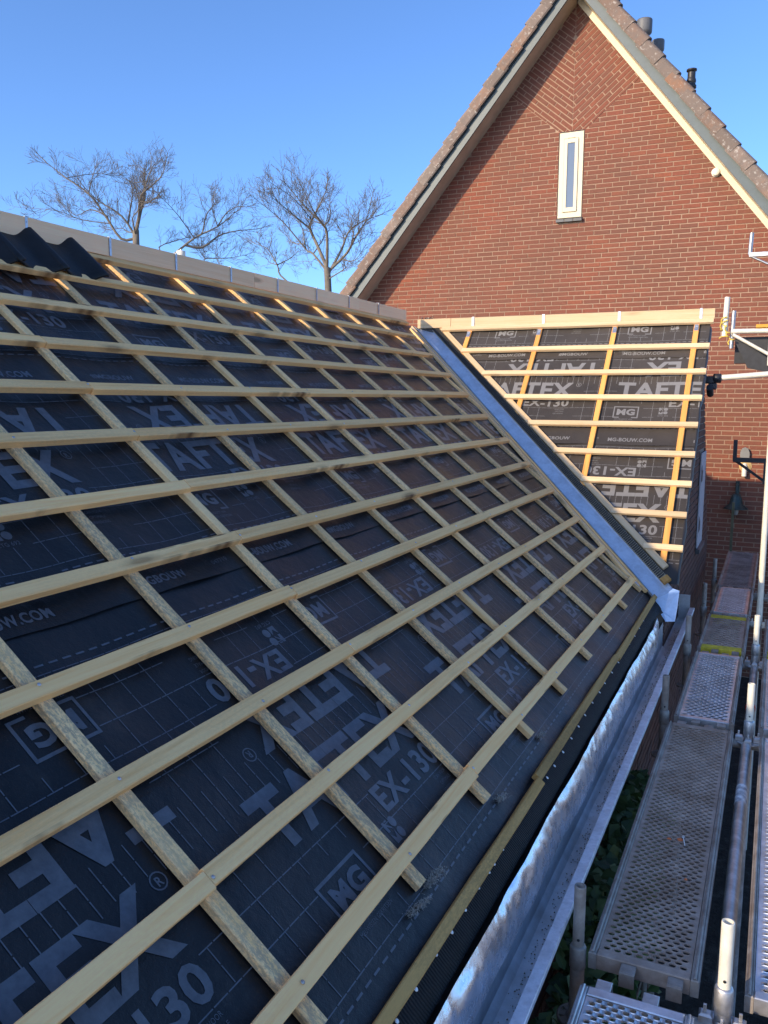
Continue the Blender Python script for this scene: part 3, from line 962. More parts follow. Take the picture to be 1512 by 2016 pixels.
m = MB(); m.prism([(x, GY1-0.002, z) for x, z in gp[:6]]+[(2.99, GY1-0.002, -2.44)], (0, 0.003, 0)); m.build('end_plate', M_ZINC, gut)
v = []; f = []
NS = 520; NJ = 12
for i in range(NS+1):
    y = GY0+(-0.62-GY0)*i/NS
    e1 = 0.012*noise.noise(Vector((y*1.9, 11, 0)))+0.006*noise.noise(Vector((y*6.0, 12, 0)))
    e2 = 0.016*noise.noise(Vector((y*2.3, 15, 0)))+0.008*noise.noise(Vector((y*7.0, 16, 0)))
    tp = min(1.0, (-0.62-y)/0.25)
    for j in range(NJ):
        t = j/(NJ-1)
        q_ = 0.42+t*(math.pi*0.5-0.42)
        x = 2.872+e1*0.8 + (0.054+e2*0.6-e1*0.8)*math.sin(q_)*(0.5+0.5*tp)
        z = -2.326 - 0.140*(1-math.cos(q_))*(0.6+0.4*tp) - 0.012*t
        cr = 0.0050*abs(noise.noise(Vector((y*19+0.9*noise.noise(Vector((y*3, t*4, 1))), t*1.2, 3))))*1.7*math.sin(math.pi*min(1, t*1.2+0.08)) + 0.0035*noise.noise(Vector((y*5, t*3, 7)))
        v.append((x+cr, y, z+cr*0.8))
for i in range(NS):
    for j in range(NJ-1):
        f.append((i*NJ+j, i*NJ+j+1, (i+1)*NJ+j+1, (i+1)*NJ+j))
new('crumpled_flashing', mesh(v, f, True), M_LEAD, gut)
m = MB()
rn = random.Random(9)
for i in range(900):
    y = rn.uniform(-6.4, 0.3)
    x = 2.950+rn.gauss(0, 0.012); r = rn.uniform(0.001, 0.0035)
    c = Vector((min(x, 2.972), y, -2.642))
    m.add([c+Vector((-r, -r, 0)), c+Vector((r, -r*0.6, 0)), c+Vector((r*0.4, r, 0)), c+Vector((0, 0, r*1.5))], [(0,1,3),(1,2,3),(2,0,3)])
gr = m.build('grit', simple('gutter_grit', (0.13, 0.12, 0.08), 0.95, 0, 0.4), gut); gr['kind'] = 'stuff'

# ------------------------------------------------------------------ bricks
BL, BH, JT = 0.238, 0.065, 0.0130
def clip_poly(poly, planes):
    for (a, b, c) in planes:
        out = []
        for i in range(len(poly)):
            p, q = poly[i], poly[(i+1) % len(poly)]
            dp = a*p[0]+b*p[1]-c; dq = a*q[0]+b*q[1]-c
            if dp <= 0: out.append(p)
            if (dp < 0 < dq) or (dq < 0 < dp):
                t = dp/(dp-dq); out.append((p[0]+(q[0]-p[0])*t, p[1]+(q[1]-p[1])*t))
        poly = out
        if len(poly) < 3: return []
    return poly

def courses(x0, x1, z0, z1, planes, ang=0.0, org=(0, 0), jitter=random.Random(1)):
    """bricks laid in courses inside the half planes; full = untouched stretcher"""
    res = []
    ca, sa = math.cos(ang), math.sin(ang)
    j0 = math.floor(z0/BH); j1 = math.ceil(z1/BH)
    for j in range(j0, j1+1):
        sh = (j % 2)*BL*0.5 + (0.012*((j*13) % 5))
        i0 = math.floor((x0-sh)/BL); i1 = math.ceil((x1-sh)/BL)
        for i in range(i0, i1+1):
            a = sh+i*BL+JT/2; b = a+BL-JT; lo = j*BH+JT/2; hi = lo+BH-JT
            cx = jitter.uniform(-0.0015, 0.0015); cz = jitter.uniform(-0.0012, 0.0012)
            pts = [(a+cx, lo+cz), (b+cx, lo+cz), (b+cx, hi+cz), (a+cx, hi+cz)]
            pts = [(org[0]+ca*x-sa*z, org[1]+sa*x+ca*z) for x, z in pts]
            cp = clip_poly(pts, planes)
            if len(cp) < 3: continue
            ar = abs(sum(cp[k][0]*cp[(k+1) % len(cp)][1]-cp[(k+1) % len(cp)][0]*cp[k][1] for k in range(len(cp))))/2
            if ar < 0.0007: continue
            full = len(cp) == 4 and abs(ar-(BL-JT)*(BH-JT)) < 1e-6
            mx = sum(p[0] for p in pts)/4; mz = sum(p[1] for p in pts)/4
            res.append((cp, full, (mx, mz), ang))
    return res

def brick_proto(seed):
    rn = random.Random(seed)
    w, h, d = (BL-JT)/2, (BH-JT)/2, 0.016
    j = lambda s=0.0012: rn.uniform(-s, s)
    c = 0.0022
    fr = [(-w+c+j(), -d+j(0.0006), -h+c+j()), (w-c+j(), -d+j(0.0006), -h+c+j()), (w-c+j(), -d+j(0.0006), h-c+j()), (-w+c+j(), -d+j(0.0006), h-c+j())]
    md = [(-w, -d+c, -h), (w, -d+c, -h), (w, -d+c, h), (-w, -d+c, h)]
    bk = [(-w, 0, -h), (w, 0, -h), (w, 0, h), (-w, 0, h)]
    f = [(0, 1, 2, 3)]
    for L in range(2):
        for i in range(4):
            k = (i+1) % 4
            f.append((L*4+i, L*4+4+i, L*4+4+k, L*4+k))
    return mesh(fr+md+bk, f)

def lay(bricks, to3, mat, parent, protos, rot3, nmax, score):
    """nmax largest full bricks as objects, the rest in one mesh"""
    full = sorted([b for b in bricks if b[1]], key=lambda b: score(b[2]))[:nmax]
    ids = set(id(b) for b in full)
    rn = random.Random(11)
    for b in full:
        M = to3(b[2][0], b[2][1], rn.uniform(-0.0015, 0.0015)) @ rot3 @ Matrix.Rotation(-b[3], 4, 'Y')
        new('brick', rn.choice(protos), mat, parent, M)
    m = MB()
    for b in bricks:
        if id(b) in ids: continue
        q = rn.uniform(-0.0015, 0.0015)
        n = len(b[0])
        front = [to3(x, z, q-0.016).translation for x, z in b[0]]
        back = [to3(x, z, 0.0).translation for x, z in b[0]]
        f = [tuple(range(n))]+[(k, k+n, (k+1) % n+n, (k+1) % n) for k in range(n)]
        m.add(front+back, f)
    if m.v:
        me = bpy.data.meshes.new('bricks'); me.from_pydata(m.v, [], m.f); me.update()
        o = new('brickwork', me, mat, parent); o['kind'] = 'stuff'
protos = [brick_proto(i) for i in range(6)]
protosG = [brick_proto(i+20) for i in range(6)]
for p_ in protos: p_.materials.append(M_BRICK)
for p_ in protosG: p_.materials.append(M_BRICKG)

# ------------------------------------------------------------------ low wing: gable wall and facade (face looks to +x)
wing = thing('gable_wall', 'shaded brown brick side gable wall of the low wing beside the scaffold', 'wall', (XWALL, 1.7, GZ))
NWB = NM-0.03
def gz_near(y): return PB((YB-y)/cB, 0, NWB).z
kB = ZB+NWB/cB
pl_n = (-tB, 1.0, kB - tB*YB)                 # z - tB*y <= ...
pl_f = (tB, 1.0, kB + tB*(2*YRB-YB))
slope_y0, slope_y1 = -0.28, 2*YRB+0.30
def toX(y, z, dep): return Matrix.Translation((XWALL-dep, y, z))
RX = Matrix.Rotation(math.pi/2, 4, 'Z')
zc = lambda y: min(kB+tB*(y-YB), kB-tB*(y-(2*YRB-YB)))
hole = (2.10, 2.66, -2.27, -1.33)
bk = []
bk += courses(slope_y0, slope_y1, -5.2, -1.3, [pl_n, pl_f, (-1, 0, -slope_y0), (1, 0, hole[0]), (0, 1, -1.33+0.03)])
bk += courses(slope_y0, slope_y1, -5.2, -1.3, [pl_n, pl_f, (1, 0, slope_y1), (-1, 0, -hole[1]), (0, 1, -1.33+0.03)])
bk += courses(hole[0], hole[1], -5.2, -2.27, [pl_n, pl_f, (-1, 0, -hole[0]), (1, 0, hole[1]), (0, 1, -2.27)])
bk += courses(slope_y0, slope_y1, -1.3, 0.1, [pl_n, pl_f, (0, -1, 1.30)])
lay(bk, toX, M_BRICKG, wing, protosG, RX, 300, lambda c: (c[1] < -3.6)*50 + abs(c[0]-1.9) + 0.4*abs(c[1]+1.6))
m = MB()
xm = XWALL-0.003
prof = [(slope_y0, GZ), (slope_y1, GZ), (slope_y1, zc(slope_y1)), (YRB, kB+tB*(YRB-YB)), (slope_y0, zc(slope_y0))]
m.prism([(xm+0.010, y, z) for y, z in prof], (-0.22, 0, 0))
m.build('mortar_bed', M_MORTG, wing)
m = MB(); m.box((XWALL+0.022, hole[0]+0.004, hole[2]), (XWALL+0.034, hole[1]-0.004, hole[3]), bev=0.002)
pnl = m.build('window_panel', M_PANEL, wing)
m = MB()
for (y, z, w, h) in ((2.14, -1.62, 0.16, 0.15), (2.14, -2.12, 0.16, 0.14)):
    m.prism([(XWALL+0.0345, y, z), (XWALL+0.0345, y+w, z+0.01), (XWALL+0.0345, y+w*1.05, z+h*0.8), (XWALL+0.0345, y+w*0.6, z+h*0.7), (XWALL+0.0345, y+w*0.4, z+h*1.15), (XWALL+0.0345, y, z+h)], (0.0008, 0, 0))
m.build('cut_out', M_BLACK, pnl)
m = MB(); m.box((XWALL+0.022, hole[0]-0.03, hole[2]-0.05), (XWALL+0.06, hole[1]+0.03, hole[2]-0.004), bev=0.003); m.build('sill', M_SILL, wing)
# facade below the eave gutter
fac = thing('facade_wall', 'dark brick facade under the gutter, behind the inner scaffold tubes', 'wall', (XWALL, -4.0, GZ))
bk = courses(EAVE_Y0, slope_y0, GZ, -2.64, [(1, 0, slope_y0-0.002), (0, 1, -2.64), (-1, 0, -EAVE_Y0)])
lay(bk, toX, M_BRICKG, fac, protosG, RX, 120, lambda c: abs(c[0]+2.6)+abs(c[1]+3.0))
MB().box((XWALL-0.22, EAVE_Y0, GZ), (XWALL+0.007, slope_y0-0.002, -2.62)).build('mortar_bed', M_MORTG, fac)

# ------------------------------------------------------------------ the big brick house
house = thing('brick_house', 'tall red brick house with steep gable, cream slit window and clay verge tiles', 'house', (0.63, YW, GZ))
K1, C1 = 1.1947, 4.0150            # left rake  z = K1 x + C1
K2, C2 = -1.2408, 5.5445           # right rake (lower edge of cream trim)
AX = (C2-C1)/(K1-K2); AZ = K1*AX+C1
TRIM = 0.075*math.hypot(1, K2)
XE0, XE1 = -3.9, 5.2
pl = [(-K1, 1.0, C1), (-K2, 1.0, C2+TRIM)]
WX0, WX1, WZ0, WZ1 = 0.432, 0.790, 1.833, 3.038
CHX = 0.612; AC = rad(39.0); tc_ = math.tan(AC)
lch = (tc_, 1.0, WZ1+tc_*WX0)      # below left chevron line: z + tan*x <= ..
rch = (-tc_, 1.0, WZ1-tc_*WX1)
zs = 1.76
bk = []
bk += courses(XE0, XE1, -5.2, zs, pl+[(0, 1, zs), (1, 0, XE1), (-1, 0, -XE0)])
bk += courses(XE0, WX0, zs, 4.5, pl+[(0, -1, -zs), (1, 0, WX0-0.004), lch])
bk += courses(WX1, XE1, zs, 4.5, pl+[(0, -1, -zs), (-1, 0, -WX1-0.004), rch])
neg = lambda p_, e=0.008: (-p_[0], -p_[1], -p_[2]-e)
bk += courses(-3.0, 3.0, -1.0, 3.0, pl+[neg(lch), (1, 0, CHX-0.004), (0, -1, -WZ1-0.004)], -AC, (CHX, WZ1-0.01))
bk += courses(-3.0, 3.0, -1.0, 3.0, pl+[neg(rch), (-1, 0, -CHX-0.004), (0, -1, -WZ1-0.004)], AC, (CHX, WZ1-0.01))
def toY(x, z, dep): return Matrix.Translation((x, YW+dep+0.004, z))
lay(bk, toY, M_BRICK, house, protos, Matrix.Identity(4), 300, lambda c: math.hypot(c[0]-2.0, c[1]-0.9) + (2.0 if c[1] > 2.6 else 0))
m = MB()
zl = K1*XE0+C1
m.prism([(XE0, YW-0.006, GZ), (XE1, YW-0.006, GZ), (XE1, YW-0.006, K2*XE1+C2), (AX+0.03, YW-0.006, AZ+0.07), (XE0, YW-0.006, zl)], (0, 0.25, 0))
m.build('mortar_bed', M_MORT, house)
# window
win = new('window', MB().box((WX0+0.004, YW-0.016, WZ0), (WX1-0.004, YW-0.010, WZ1-0.006)).me(), M_CREAM, house)
def ring(m, x0, x1, z0, z1, w, y0, y1, wt=None, wb=None):
    wt = wt or w; wb = wb or w
    m.box((x0, y0, z0), (x0+w, y1, z1), bev=0.003); m.box((x1-w, y0, z0), (x1, y1, z1), bev=0.003)
    m.box((x0+w, y0, z1-wt), (x1-w, y1, z1), bev=0.003); m.box((x0+w, y0, z0), (x1-w, y1, z0+wb), bev=0.003)
m = MB(); ring(m, WX0+0.006, WX1-0.006, WZ0+0.002, WZ1-0.008, 0.066, YW-0.026, YW-0.0165, 0.085, 0.075); m.build('frame', M_CREAM, win)
sx0, sx1, sz0, sz1 = WX0+0.078, WX1-0.078, WZ0+0.082, WZ1-0.098
m = MB(); ring(m, sx0, sx1, sz0, sz1, 0.046, YW-0.042, YW-0.0165, 0.062, 0.062); m.build('sash', M_CREAM, win)
MB().box((sx0+0.046, YW-0.030, sz0+0.062), (sx1-0.046, YW-0.0265, sz1-0.062)).build('pane', M_GLASS, win)
MB().box((sx0+0.05, YW-0.046, sz1+0.004), (sx1-0.05, YW-0.026, sz1+0.014), bev=0.003).build('vent_grille', M_CREAM, win)
for i in range(3):
    a = WX0-0.012+(WX1-WX0+0.03)*i/3
    m = MB()
    m.add([(a+0.004, YW-0.07, WZ0-0.060), (a+0.122, YW-0.07, WZ0-0.060), (a+0.122, YW-0.004, WZ0-0.060), (a+0.004, YW-0.004, WZ0-0.060),
           (a+0.004, YW-0.07, WZ0-0.022), (a+0.122, YW-0.07, WZ0-0.022), (a+0.122, YW-0.004, WZ0-0.003), (a+0.004, YW-0.004, WZ0-0.003)], [(0,3,2,1),(4,5,6,7),(0,1,5,4),(1,2,6,5),(2,3,7,6),(3,0,4,7)])
    m.build('sill_tile', M_SILL, win)
MB().box((WX0-0.006, YW-0.06, WZ0-0.056), (WX1+0.012, YW-0.010, WZ0-0.026)).build('sill_joint', M_MORT, win)
m = MB(); m.box((WX0-0.010, YW-0.0145, WZ0), (WX0+0.0035, YW-0.008, WZ1+0.002)); m.box((WX0+0.0035, YW-0.0145, WZ1-0.0055), (WX1+0.004, YW-0.008, WZ1+0.008)); m.build('painted_joint_shade', M_BLACK, win)  # black strips standing in for the shade line beside the frame
# eaves of the gable: soffit, fascia, trim
OV = 0.40
def rake(K, C, xa, xb, lo, hi, y0, y1):
    """slab along a rake between perpendicular offsets lo..hi"""
    h = math.hypot(1, K)
    pts = [(xa, K*xa+C+lo*h), (xb, K*xb+C+lo*h), (xb, K*xb+C+hi*h), (xa, K*xa+C+hi*h)]
    m = MB(); m.prism([(x, y0, z) for x, z in pts], (0, y1-y0, 0)); return m
xl = XE0+0.05; xr_ = XE1-0.05
rt = TRIM/math.hypot(1, K2)
rake(K1, C1, xl, AX, 0.0, 0.02, YW-OV+0.03, YW+0.02).build('soffit', M_SOFF, house)
rake(K2, C2, AX+0.03, xr_, rt, rt+0.02, YW-OV+0.03, YW+0.02).build('soffit', M_CREAM, house)
rake(K2, C2, AX+0.01, xr_, 0.0, rt-0.001, YW-0.045, YW-0.004).build('trim_board', M_CREAM, house)
rake(K1, C1, xl-0.02, AX, -0.012, 0.095, YW-OV, YW-OV+0.029).build('fascia_board', M_GREY, house)
rake(K1, C1, xl-0.02, AX, 0.100, 0.175, YW-OV-0.012, YW-OV+0.020).build('fascia_board', M_GREY, house)
rake(K2, C2, AX+0.015, xr_+0.02, rt-0.012, rt+0.175, YW-OV, YW-OV+0.029).build('fascia_board', M_GREY, house)
rake(K1, C1, xl, AX, 0.03, 0.16, YW-OV+0.04, 17.0).build('roof_slope', M_CLAY, house)
rake(K2, C2, AX+0.03, xr_, rt+0.03, rt+0.16, YW-OV+0.04, 17.0).build('roof_slope', M_CLAY, house)
# clay tiles along the verges
def verge_tile():
    m = MB()
    L = 0.385
    n = 9
    v = []; f = []
    ring_ = []
    for k in range(n):
        t = math.pi*k/(n-1)
        ring_.append((-0.085*math.cos(t), 0.055*math.sin(t)))
    ring_ = [(-0.085, -0.105)]+ring_+[(0.11, -0.01)]
    inner = [(x*0.86, z-0.018) for x, z in ring_]
    prof_ = ring_+inner[::-1]
    for s_ in (0.0, 1.0):
        k = 1.0+0.06*(1-s_)
        for (x, z) in prof_:
            v.append((L*s_, x*k, z*k-0.028*s_))
    w = len(prof_)
    for i in range(w):
        j = (i+1) % w
        f.append((i, j, w+j, w+i))
    for e in (0, w):
        for i in range(len(ring_)-1):
            a, b, c, d = e+i, e+i+1, e+w-2-i, e+w-1-i
            f.append((a, b, c, d) if e else (d, c, b, a))
    m.add(v, f, False)
    me = m.me(); return me
vt = verge_tile(); vt.materials.append(M_CLAY)
rn = random.Random(21)
def verge(K, C, lo, sgn, off, cols, pitch=0.318):
    ang = math.atan(abs(K))
    h = math.hypot(1, K)
    dn = Vector((-math.cos(ang)*(-sgn), 0, -math.sin(ang)))      # down the rake
    if sgn < 0: dn = Vector((-math.cos(ang), 0, -math.sin(ang)))
    else: dn = Vector((math.cos(ang), 0, -math.sin(ang)))
    up = Vector((-dn.z*(-1 if sgn < 0 else 1), 0, abs(dn.x)))
    up = Vector((sgn*math.sin(ang), 0, math.cos(ang)))
    apex = Vector((AX, 0, K*AX+C))
    for c in range(cols):
        for i in range(22):
            # local x points UP the slope so the thick end is the lower end
            o = apex + dn*(off+pitch*(i+1)) + up*(lo+rn.uniform(-0.004, 0.004))
            o.y = YW-OV-0.035+0.06+c*0.2+rn.uniform(-0.006, 0.006)
            ex = -dn; ez = up
            if sgn < 0: ey = ez.cross(ex)
            else: ey = ez.cross(ex)
            M = frame(o, ex, ey, ez) @ Matrix.Rotation(rn.uniform(-0.015, 0.015), 4, 'Z')
            if ey.y < 0: M = M @ Matrix.Diagonal((1, -1, 1, 1))
            if o.z < -0.4: break
            new('roof_tile', vt, None, house, M)
verge(K1, C1, 0.245, -1, 0.02, 1)
verge(K2, C2, rt+0.235, 1, 0.02, 2)
# ridge tiles
m = MB()
for i in range(20):
    y = YW-OV-0.05+i*0.42
    m.tube([(AX+0.01, y, AZ+0.36), (AX+0.01, y+0.44, AZ+0.345)], [0.125, 0.115], 12)
rg = m.build('ridge_tiles', M_CLAY, house)

# flue pipes on the far slope of the house roof
def flue(x, y, z0, z1, r, cap, label, style):
    t = thing('flue_pipe', label, 'flue', (x, y, z0), 'black flue pipes on the house roof')
    m = MB(); m.tube([(x, y, z0), (x, y, z1-0.05)], r, 16); m.build('pipe', M_FLUE, t)
    m = MB()
    if style == 0:
        m.lathe([(r, -cap), (r*1.42, -cap+0.03), (r*1.5, -cap+0.06), (r*1.5, -0.02), (r*1.42, 0), (r*0.9, 0), (r*0.9, -0.08)], (x, y, z1), 20)
        m.build('cap', M_FLUECAP, t)
    else:
        m.lathe([(r, -0.30), (r*1.35, -0.29), (r*1.35, -0.25), (r*1.1, -0.24), (r*1.1, -0.21), (r*1.22, -0.20), (r*1.22, -0.17), (r*0.95, -0.12), (r*0.85, -0.10), (r*0.85, -0.03), (r*1.3, -0.025), (r*1.3, 0.0), (0, 0.012)], (x, y, z1), 20)
        m.build('cowl', M_FLUE, t)
flue(0.71, 8.5, 4.2, 6.15, 0.075, 0.2, 'black flue pipe cut off by the top edge of the picture near the gable peak', 0)
flue(1.19, 8.5, 4.0, 5.36, 0.085, 0.24, 'largest black flue pipe with a wide grey cap beside the gable peak', 0)
flue(1.35, 9.0, 3.8, 5.20, 0.070, 0.20, 'short black flue pipe half hidden below the wide grey cap', 0)
flue(1.965, 8.5, 3.2, 4.48, 0.062, 0.2, 'slim black flue with ringed cowl, standing alone lower on the roof', 1)

# small fittings on the house wall
t = thing('wall_vent', 'round cream vent knob under the right-hand verge of the house', 'vent', (2.6, YW-0.02, 2.266))
MB().lathe([(0.0, -0.055), (0.045, -0.055), (0.052, -0.045), (0.052, -0.016), (0.060, -0.016), (0.060, 0.0)], (2.60, YW-0.012, 2.266), 16, 'Y').build('cover', M_PVC, t)
t = thing('wall_vent', 'rounded grey hood on the house wall just above the black console', 'vent', (3.18, YW-0.02, -1.58))
m = MB()
m.prism([(3.12, YW-0.016, -1.63), (3.24, YW-0.016, -1.63), (3.24, YW-0.016, -1.53), (3.22, YW-0.016, -1.475), (3.18, YW-0.016, -1.455), (3.14, YW-0.016, -1.475), (3.12, YW-0.016, -1.53)], (0, -0.05, 0))
m.build('hood', simple('grey_hood', (0.20, 0.20, 0.19), 0.7), t)
t = thing('wall_pipe', 'stub of white pipe in a yellow foam patch on the house wall', 'pipe', (3.19, YW-0.02, -1.80))
m = MB(); m.lathe([(0.0, -0.03), (0.035, -0.028), (0.065, -0.012), (0.085, 0.0)], (3.195, YW-0.014, -1.72), 12, 'Y'); m.build('foam', M_FOAM, t)
m = MB(); m.tube([(3.185, YW-0.03, -1.70), (3.185, YW-0.075, -1.74), (3.185, YW-0.085, -1.86)], 0.032, 12); m.build('pipe', M_PVC, t)
t = thing('wall_lamp', 'dark green hanging lamp with conical shade on the shaded house wall', 'lamp', (3.11, YW-0.2, -2.4))
m = MB(); m.box((3.085, YW-0.05, -2.14), (3.135, YW-0.012, -1.93), bev=0.006); m.tube([(3.11, YW-0.04, -1.98), (3.11, YW-0.16, -1.96), (3.11, YW-0.20, -2.02), (3.11, YW-0.20, -2.10)], 0.013, 8); m.build('bracket', M_LAMP, t)
m = MB(); m.lathe([(0.02, 0.20), (0.05, 0.19), (0.075, 0.13), (0.09, 0.05), (0.155, 0.0), (0.165, -0.012), (0.14, -0.006), (0.07, 0.04)], (3.11, YW-0.20, -2.29), 20); m.build('shade', M_LAMP, t)
m = MB(); m.lathe([(0.035, 0.06), (0.04, -0.02), (0.03, -0.06), (0.0, -0.065)], (3.11, YW-0.20, -2.33), 12); m.build('bulb', simple('lamp_glass', (0.35, 0.35, 0.33), 0.2), t)

# ------------------------------------------------------------------ black roof tiles left on the ridge
def wave_tile():
    L, Wd = 0.375, 0.315
    nx, ny = 8, 28
    def hgt(y):
        a = (y/Wd)
        return 0.021*math.cos(2*math.pi*a) + 0.006*math.cos(4*math.pi*a+0.4)
    v = []; f = []
    for side in (0, 1):
        for i in range(nx+1):
            for j in range(ny+1):
                y = -Wd/2+Wd*j/ny
                x = L*i/nx
                z = hgt(y+Wd/2) - (0.013 if side else 0) + 0.004*math.sin(math.pi*i/nx)
                v.append((x, y, z))
    w = ny+1; o = (nx+1)*w
    for i in range(nx):
        for j in range(ny):
            f.append((i*w+j, (i+1)*w+j, (i+1)*w+j+1, i*w+j+1))
            f.append((o+i*w+j, o+i*w+j+1, o+(i+1)*w+j+1, o+(i+1)*w+j))
    for i in range(nx):
        f.append((i*w, o+i*w, o+(i+1)*w, (i+1)*w)); f.append((i*w+ny, (i+1)*w+ny, o+(i+1)*w+ny, o+i*w+ny))
    for j in range(ny):
        f.append((j, j+1, o+j+1, o+j)); f.append((nx*w+j, o+nx*w+j, o+nx*w+j+1, nx*w+j+1))
    return mesh(v, f, True)
wt = wave_tile(); wt.materials.append(M_TILE)
wn_ = MB().box((0.0, -0.02, -0.02), (0.02, 0.02, 0.012), bev=0.002).me(); wn_.materials.append(M_TILE)
for i, lab in enumerate(('black wavy roof tile at the right end of the row below the ridge', 'middle black wavy roof tile of the row hung at the ridge', 'black wavy roof tile at the left edge of the picture by the ridge')):
    o_ = PA(-0.050, -3.23-0.285*i, 0.020+0.003*i)
    M = frame(o_, U_A, Y_, N_A) @ Matrix.Rotation(0.02, 4, 'X') @ Matrix.Rotation(0.012+0.014*i, 4, 'Y') @ Matrix.Rotation(0.03*(i-1), 4, 'Z')
    tl = new('wavy_roof_tile', wt, None, None, M)
    tag(tl, lab, 'roof tile', 'black tiles at the ridge')
# small vent pipe beyond the ridge
t = thing('vent_pipe', 'tiny pale vent pipe just above the timber ridge left of the trees', 'pipe', (-0.877, -1.0, -0.6))
m = MB(); m.tube([(-0.877, -1.0, -0.7), (-0.877, -1.0, 0.33)], 0.028, 10); m.lathe([(0.036, 0.30), (0.036, 0.355), (0.0, 0.365)], (-0.877, -1.0, 0), 12); m.build('pipe', M_PVC, t)

# ------------------------------------------------------------------ scaffold
ZD = -2.65
DX0, DX1 = 3.112, 3.452
def perf_plate(w, L, pitch, r, rise, seed=0, elong=1.0):
    """sheet with real round holes in staggered rows"""
    v = []; f = []
    nx = int(w/pitch); ny = int(L/(pitch*0.60*elong))
    py = L/ny
    ox = (w-nx*pitch)/2
    rn = random.Random(seed)
    for j in range(ny):
        y0 = j*py; y1 = y0+py
        sh = pitch*0.5 if j % 2 else 0.0
        cells = nx-1 if j % 2 else nx
        xs = ox+sh
        for (a, b) in ((0.0, xs), (xs+cells*pitch, w)):
            if b-a > 1e-5:
                k = len(v); v += [(a, y0, 0), (b, y0, 0), (b, y1, 0), (a, y1, 0)]; f.append((k, k+1, k+2, k+3))
        for i in range(cells):
            x0 = xs+i*pitch; x1 = x0+pitch; cx = (x0+x1)/2; cy = (y0+y1)/2
            k = len(v)
            v += [(x0, y0, 0), (x1, y0, 0), (x1, y1, 0), (x0, y1, 0)]
            ry = min(r*elong, py*0.46)
            for q in range(8):
                t = math.pi/8+q*math.pi/4
                v.append((cx+r*math.cos(t), cy+ry*math.sin(t), rise))
            for q in range(8):
                t = math.pi/8+q*math.pi/4
                v.append((cx+r*0.97*math.cos(t), cy+ry*0.97*math.sin(t), -0.003))
            h = k+4
            f += [(k+1, k+2, h+0, h+7), (k+2, k+3, h+2, h+1), (k+3, k, h+4, h+3), (k, k+1, h+6, h+5),
                  (k+2, h+1, h+0), (k+3, h+3, h+2), (k, h+5, h+4), (k+1, h+7, h+6)]
            for q in range(8):
                q2 = (q+1) % 8
                f.append((h+q, h+q2, h+8+q2, h+8+q))
    return mesh(v, f)

def deck(name, label, x0, x1, y0, y1, mat, pitch, r, rise, rail, elong=1.0, hooks=True, z=ZD, trim=None, group='scaffold decks along the eave'):
    t = thing(name, label, 'scaffold deck', ((x0+x1)/2, (y0+y1)/2, z-0.06), group)
    rw = 0.026
    me = perf_plate(x1-x0-2*rw-0.004, y1-y0-0.09, pitch, r, rise, 1, elong)
    new('perforated_plate', me, mat, t, Matrix.Translation((x0+rw+0.002, y0+0.045, z)))
    for (a, b) in ((x0, x0+rw), (x1-rw, x1)):
        m = MB()
        m.box((a, y0+0.004, z-0.055), (b, y1-0.004, z+0.004), bev=0.003)
        m.box((a+rw*0.32, y0+0.006, z+0.0045), (b-rw*0.32, y1-0.006, z+0.013), bev=0.003)
        m.build('side_rail', rail, t)
    el = 0.10 if trim else 0.044
    for (a, b) in ((y0, y0+el), (y1-el, y1)):
        m = MB(); m.box((x0+rw+0.001, a+0.002, z-0.05), (x1-rw-0.001, b-0.002, z+0.005), bev=0.003); m.build('end_plate', trim or mat, t)
    if hooks:
        for e, d in ((y0, -1), (y1, 1)):
            for fx in ((0.20, 0.62) if d > 0 else (0.38, 0.80)):
                cx = x0+(x1-x0)*fx
                m = MB()
                m.box((cx-0.024, min(e, e+d*0.045), z-0.012), (cx+0.024, max(e, e+d*0.045), z+0.001), bev=0.002)
                m.box((cx-0.024, min(e+d*0.045, e+d*0.051), z-0.05), (cx+0.024, max(e+d*0.045, e+d*0.051), z+0.0), bev=0.002)
                m.build('hook', rail, t)
    return t
BAYS = [(-6.45, -4.18), (-4.02, -1.76), (-1.65, -0.24), (-0.11, 0.97), (1.08, 2.17), (2.24, 4.35)]
deck('scaffold_deck', 'clean bluish perforated scaffold deck nearest the camera at the bottom edge', DX0, DX1, *BAYS[0], M_DECK1, 0.034, 0.0105, 0.003, M_GALV)
deck('scaffold_deck', 'long rusty brown perforated scaffold deck with an orange crumb on it', DX0-0.008, DX1, *BAYS[1], M_DECK2, 0.035, 0.0125, 0.002, M_GALV2)
deck('scaffold_deck', 'bluish grey perforated scaffold deck between the brown and the yellow-edged ones', DX0+0.01, DX1-0.004, *BAYS[2], M_DECK1, 0.043, 0.0170, 0.002, M_GALV2, 1.15)
deck('scaffold_deck', 'short scaffold deck with yellow painted ends', DX0+0.01, DX1+0.004, *BAYS[3], M_DECK2, 0.048, 0.0195, 0.002, M_GALV2, 1.2, True, ZD, M_YEL)
deck('scaffold_deck', 'grey scaffold deck with stripes of small slots, just past the yellow-edged one', DX0+0.02, DX1+0.004, *BAYS[4], M_DECK1, 0.048, 0.0190, 0.002, M_GALV2, 1.2)
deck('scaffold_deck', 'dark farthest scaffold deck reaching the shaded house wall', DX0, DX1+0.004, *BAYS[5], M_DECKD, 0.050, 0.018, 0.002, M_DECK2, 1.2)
deck('outer_scaffold_deck', 'long striped scaffold deck of the outer row, cut by the right picture edge', 3.585, 3.925, -4.02, -1.78, M_DECK1, 0.036, 0.012, 0.003, M_GALV2, 0.8, True, ZD, None, 'outer scaffold decks')
deck('outer_scaffold_deck', 'bluish scaffold deck of the outer row beyond the long striped one', 3.575, 3.915, -1.65, -0.22, M_DECK1, 0.030, 0.0115, 0.002, M_GALV2, 1.0, True, ZD, None, 'outer scaffold decks')
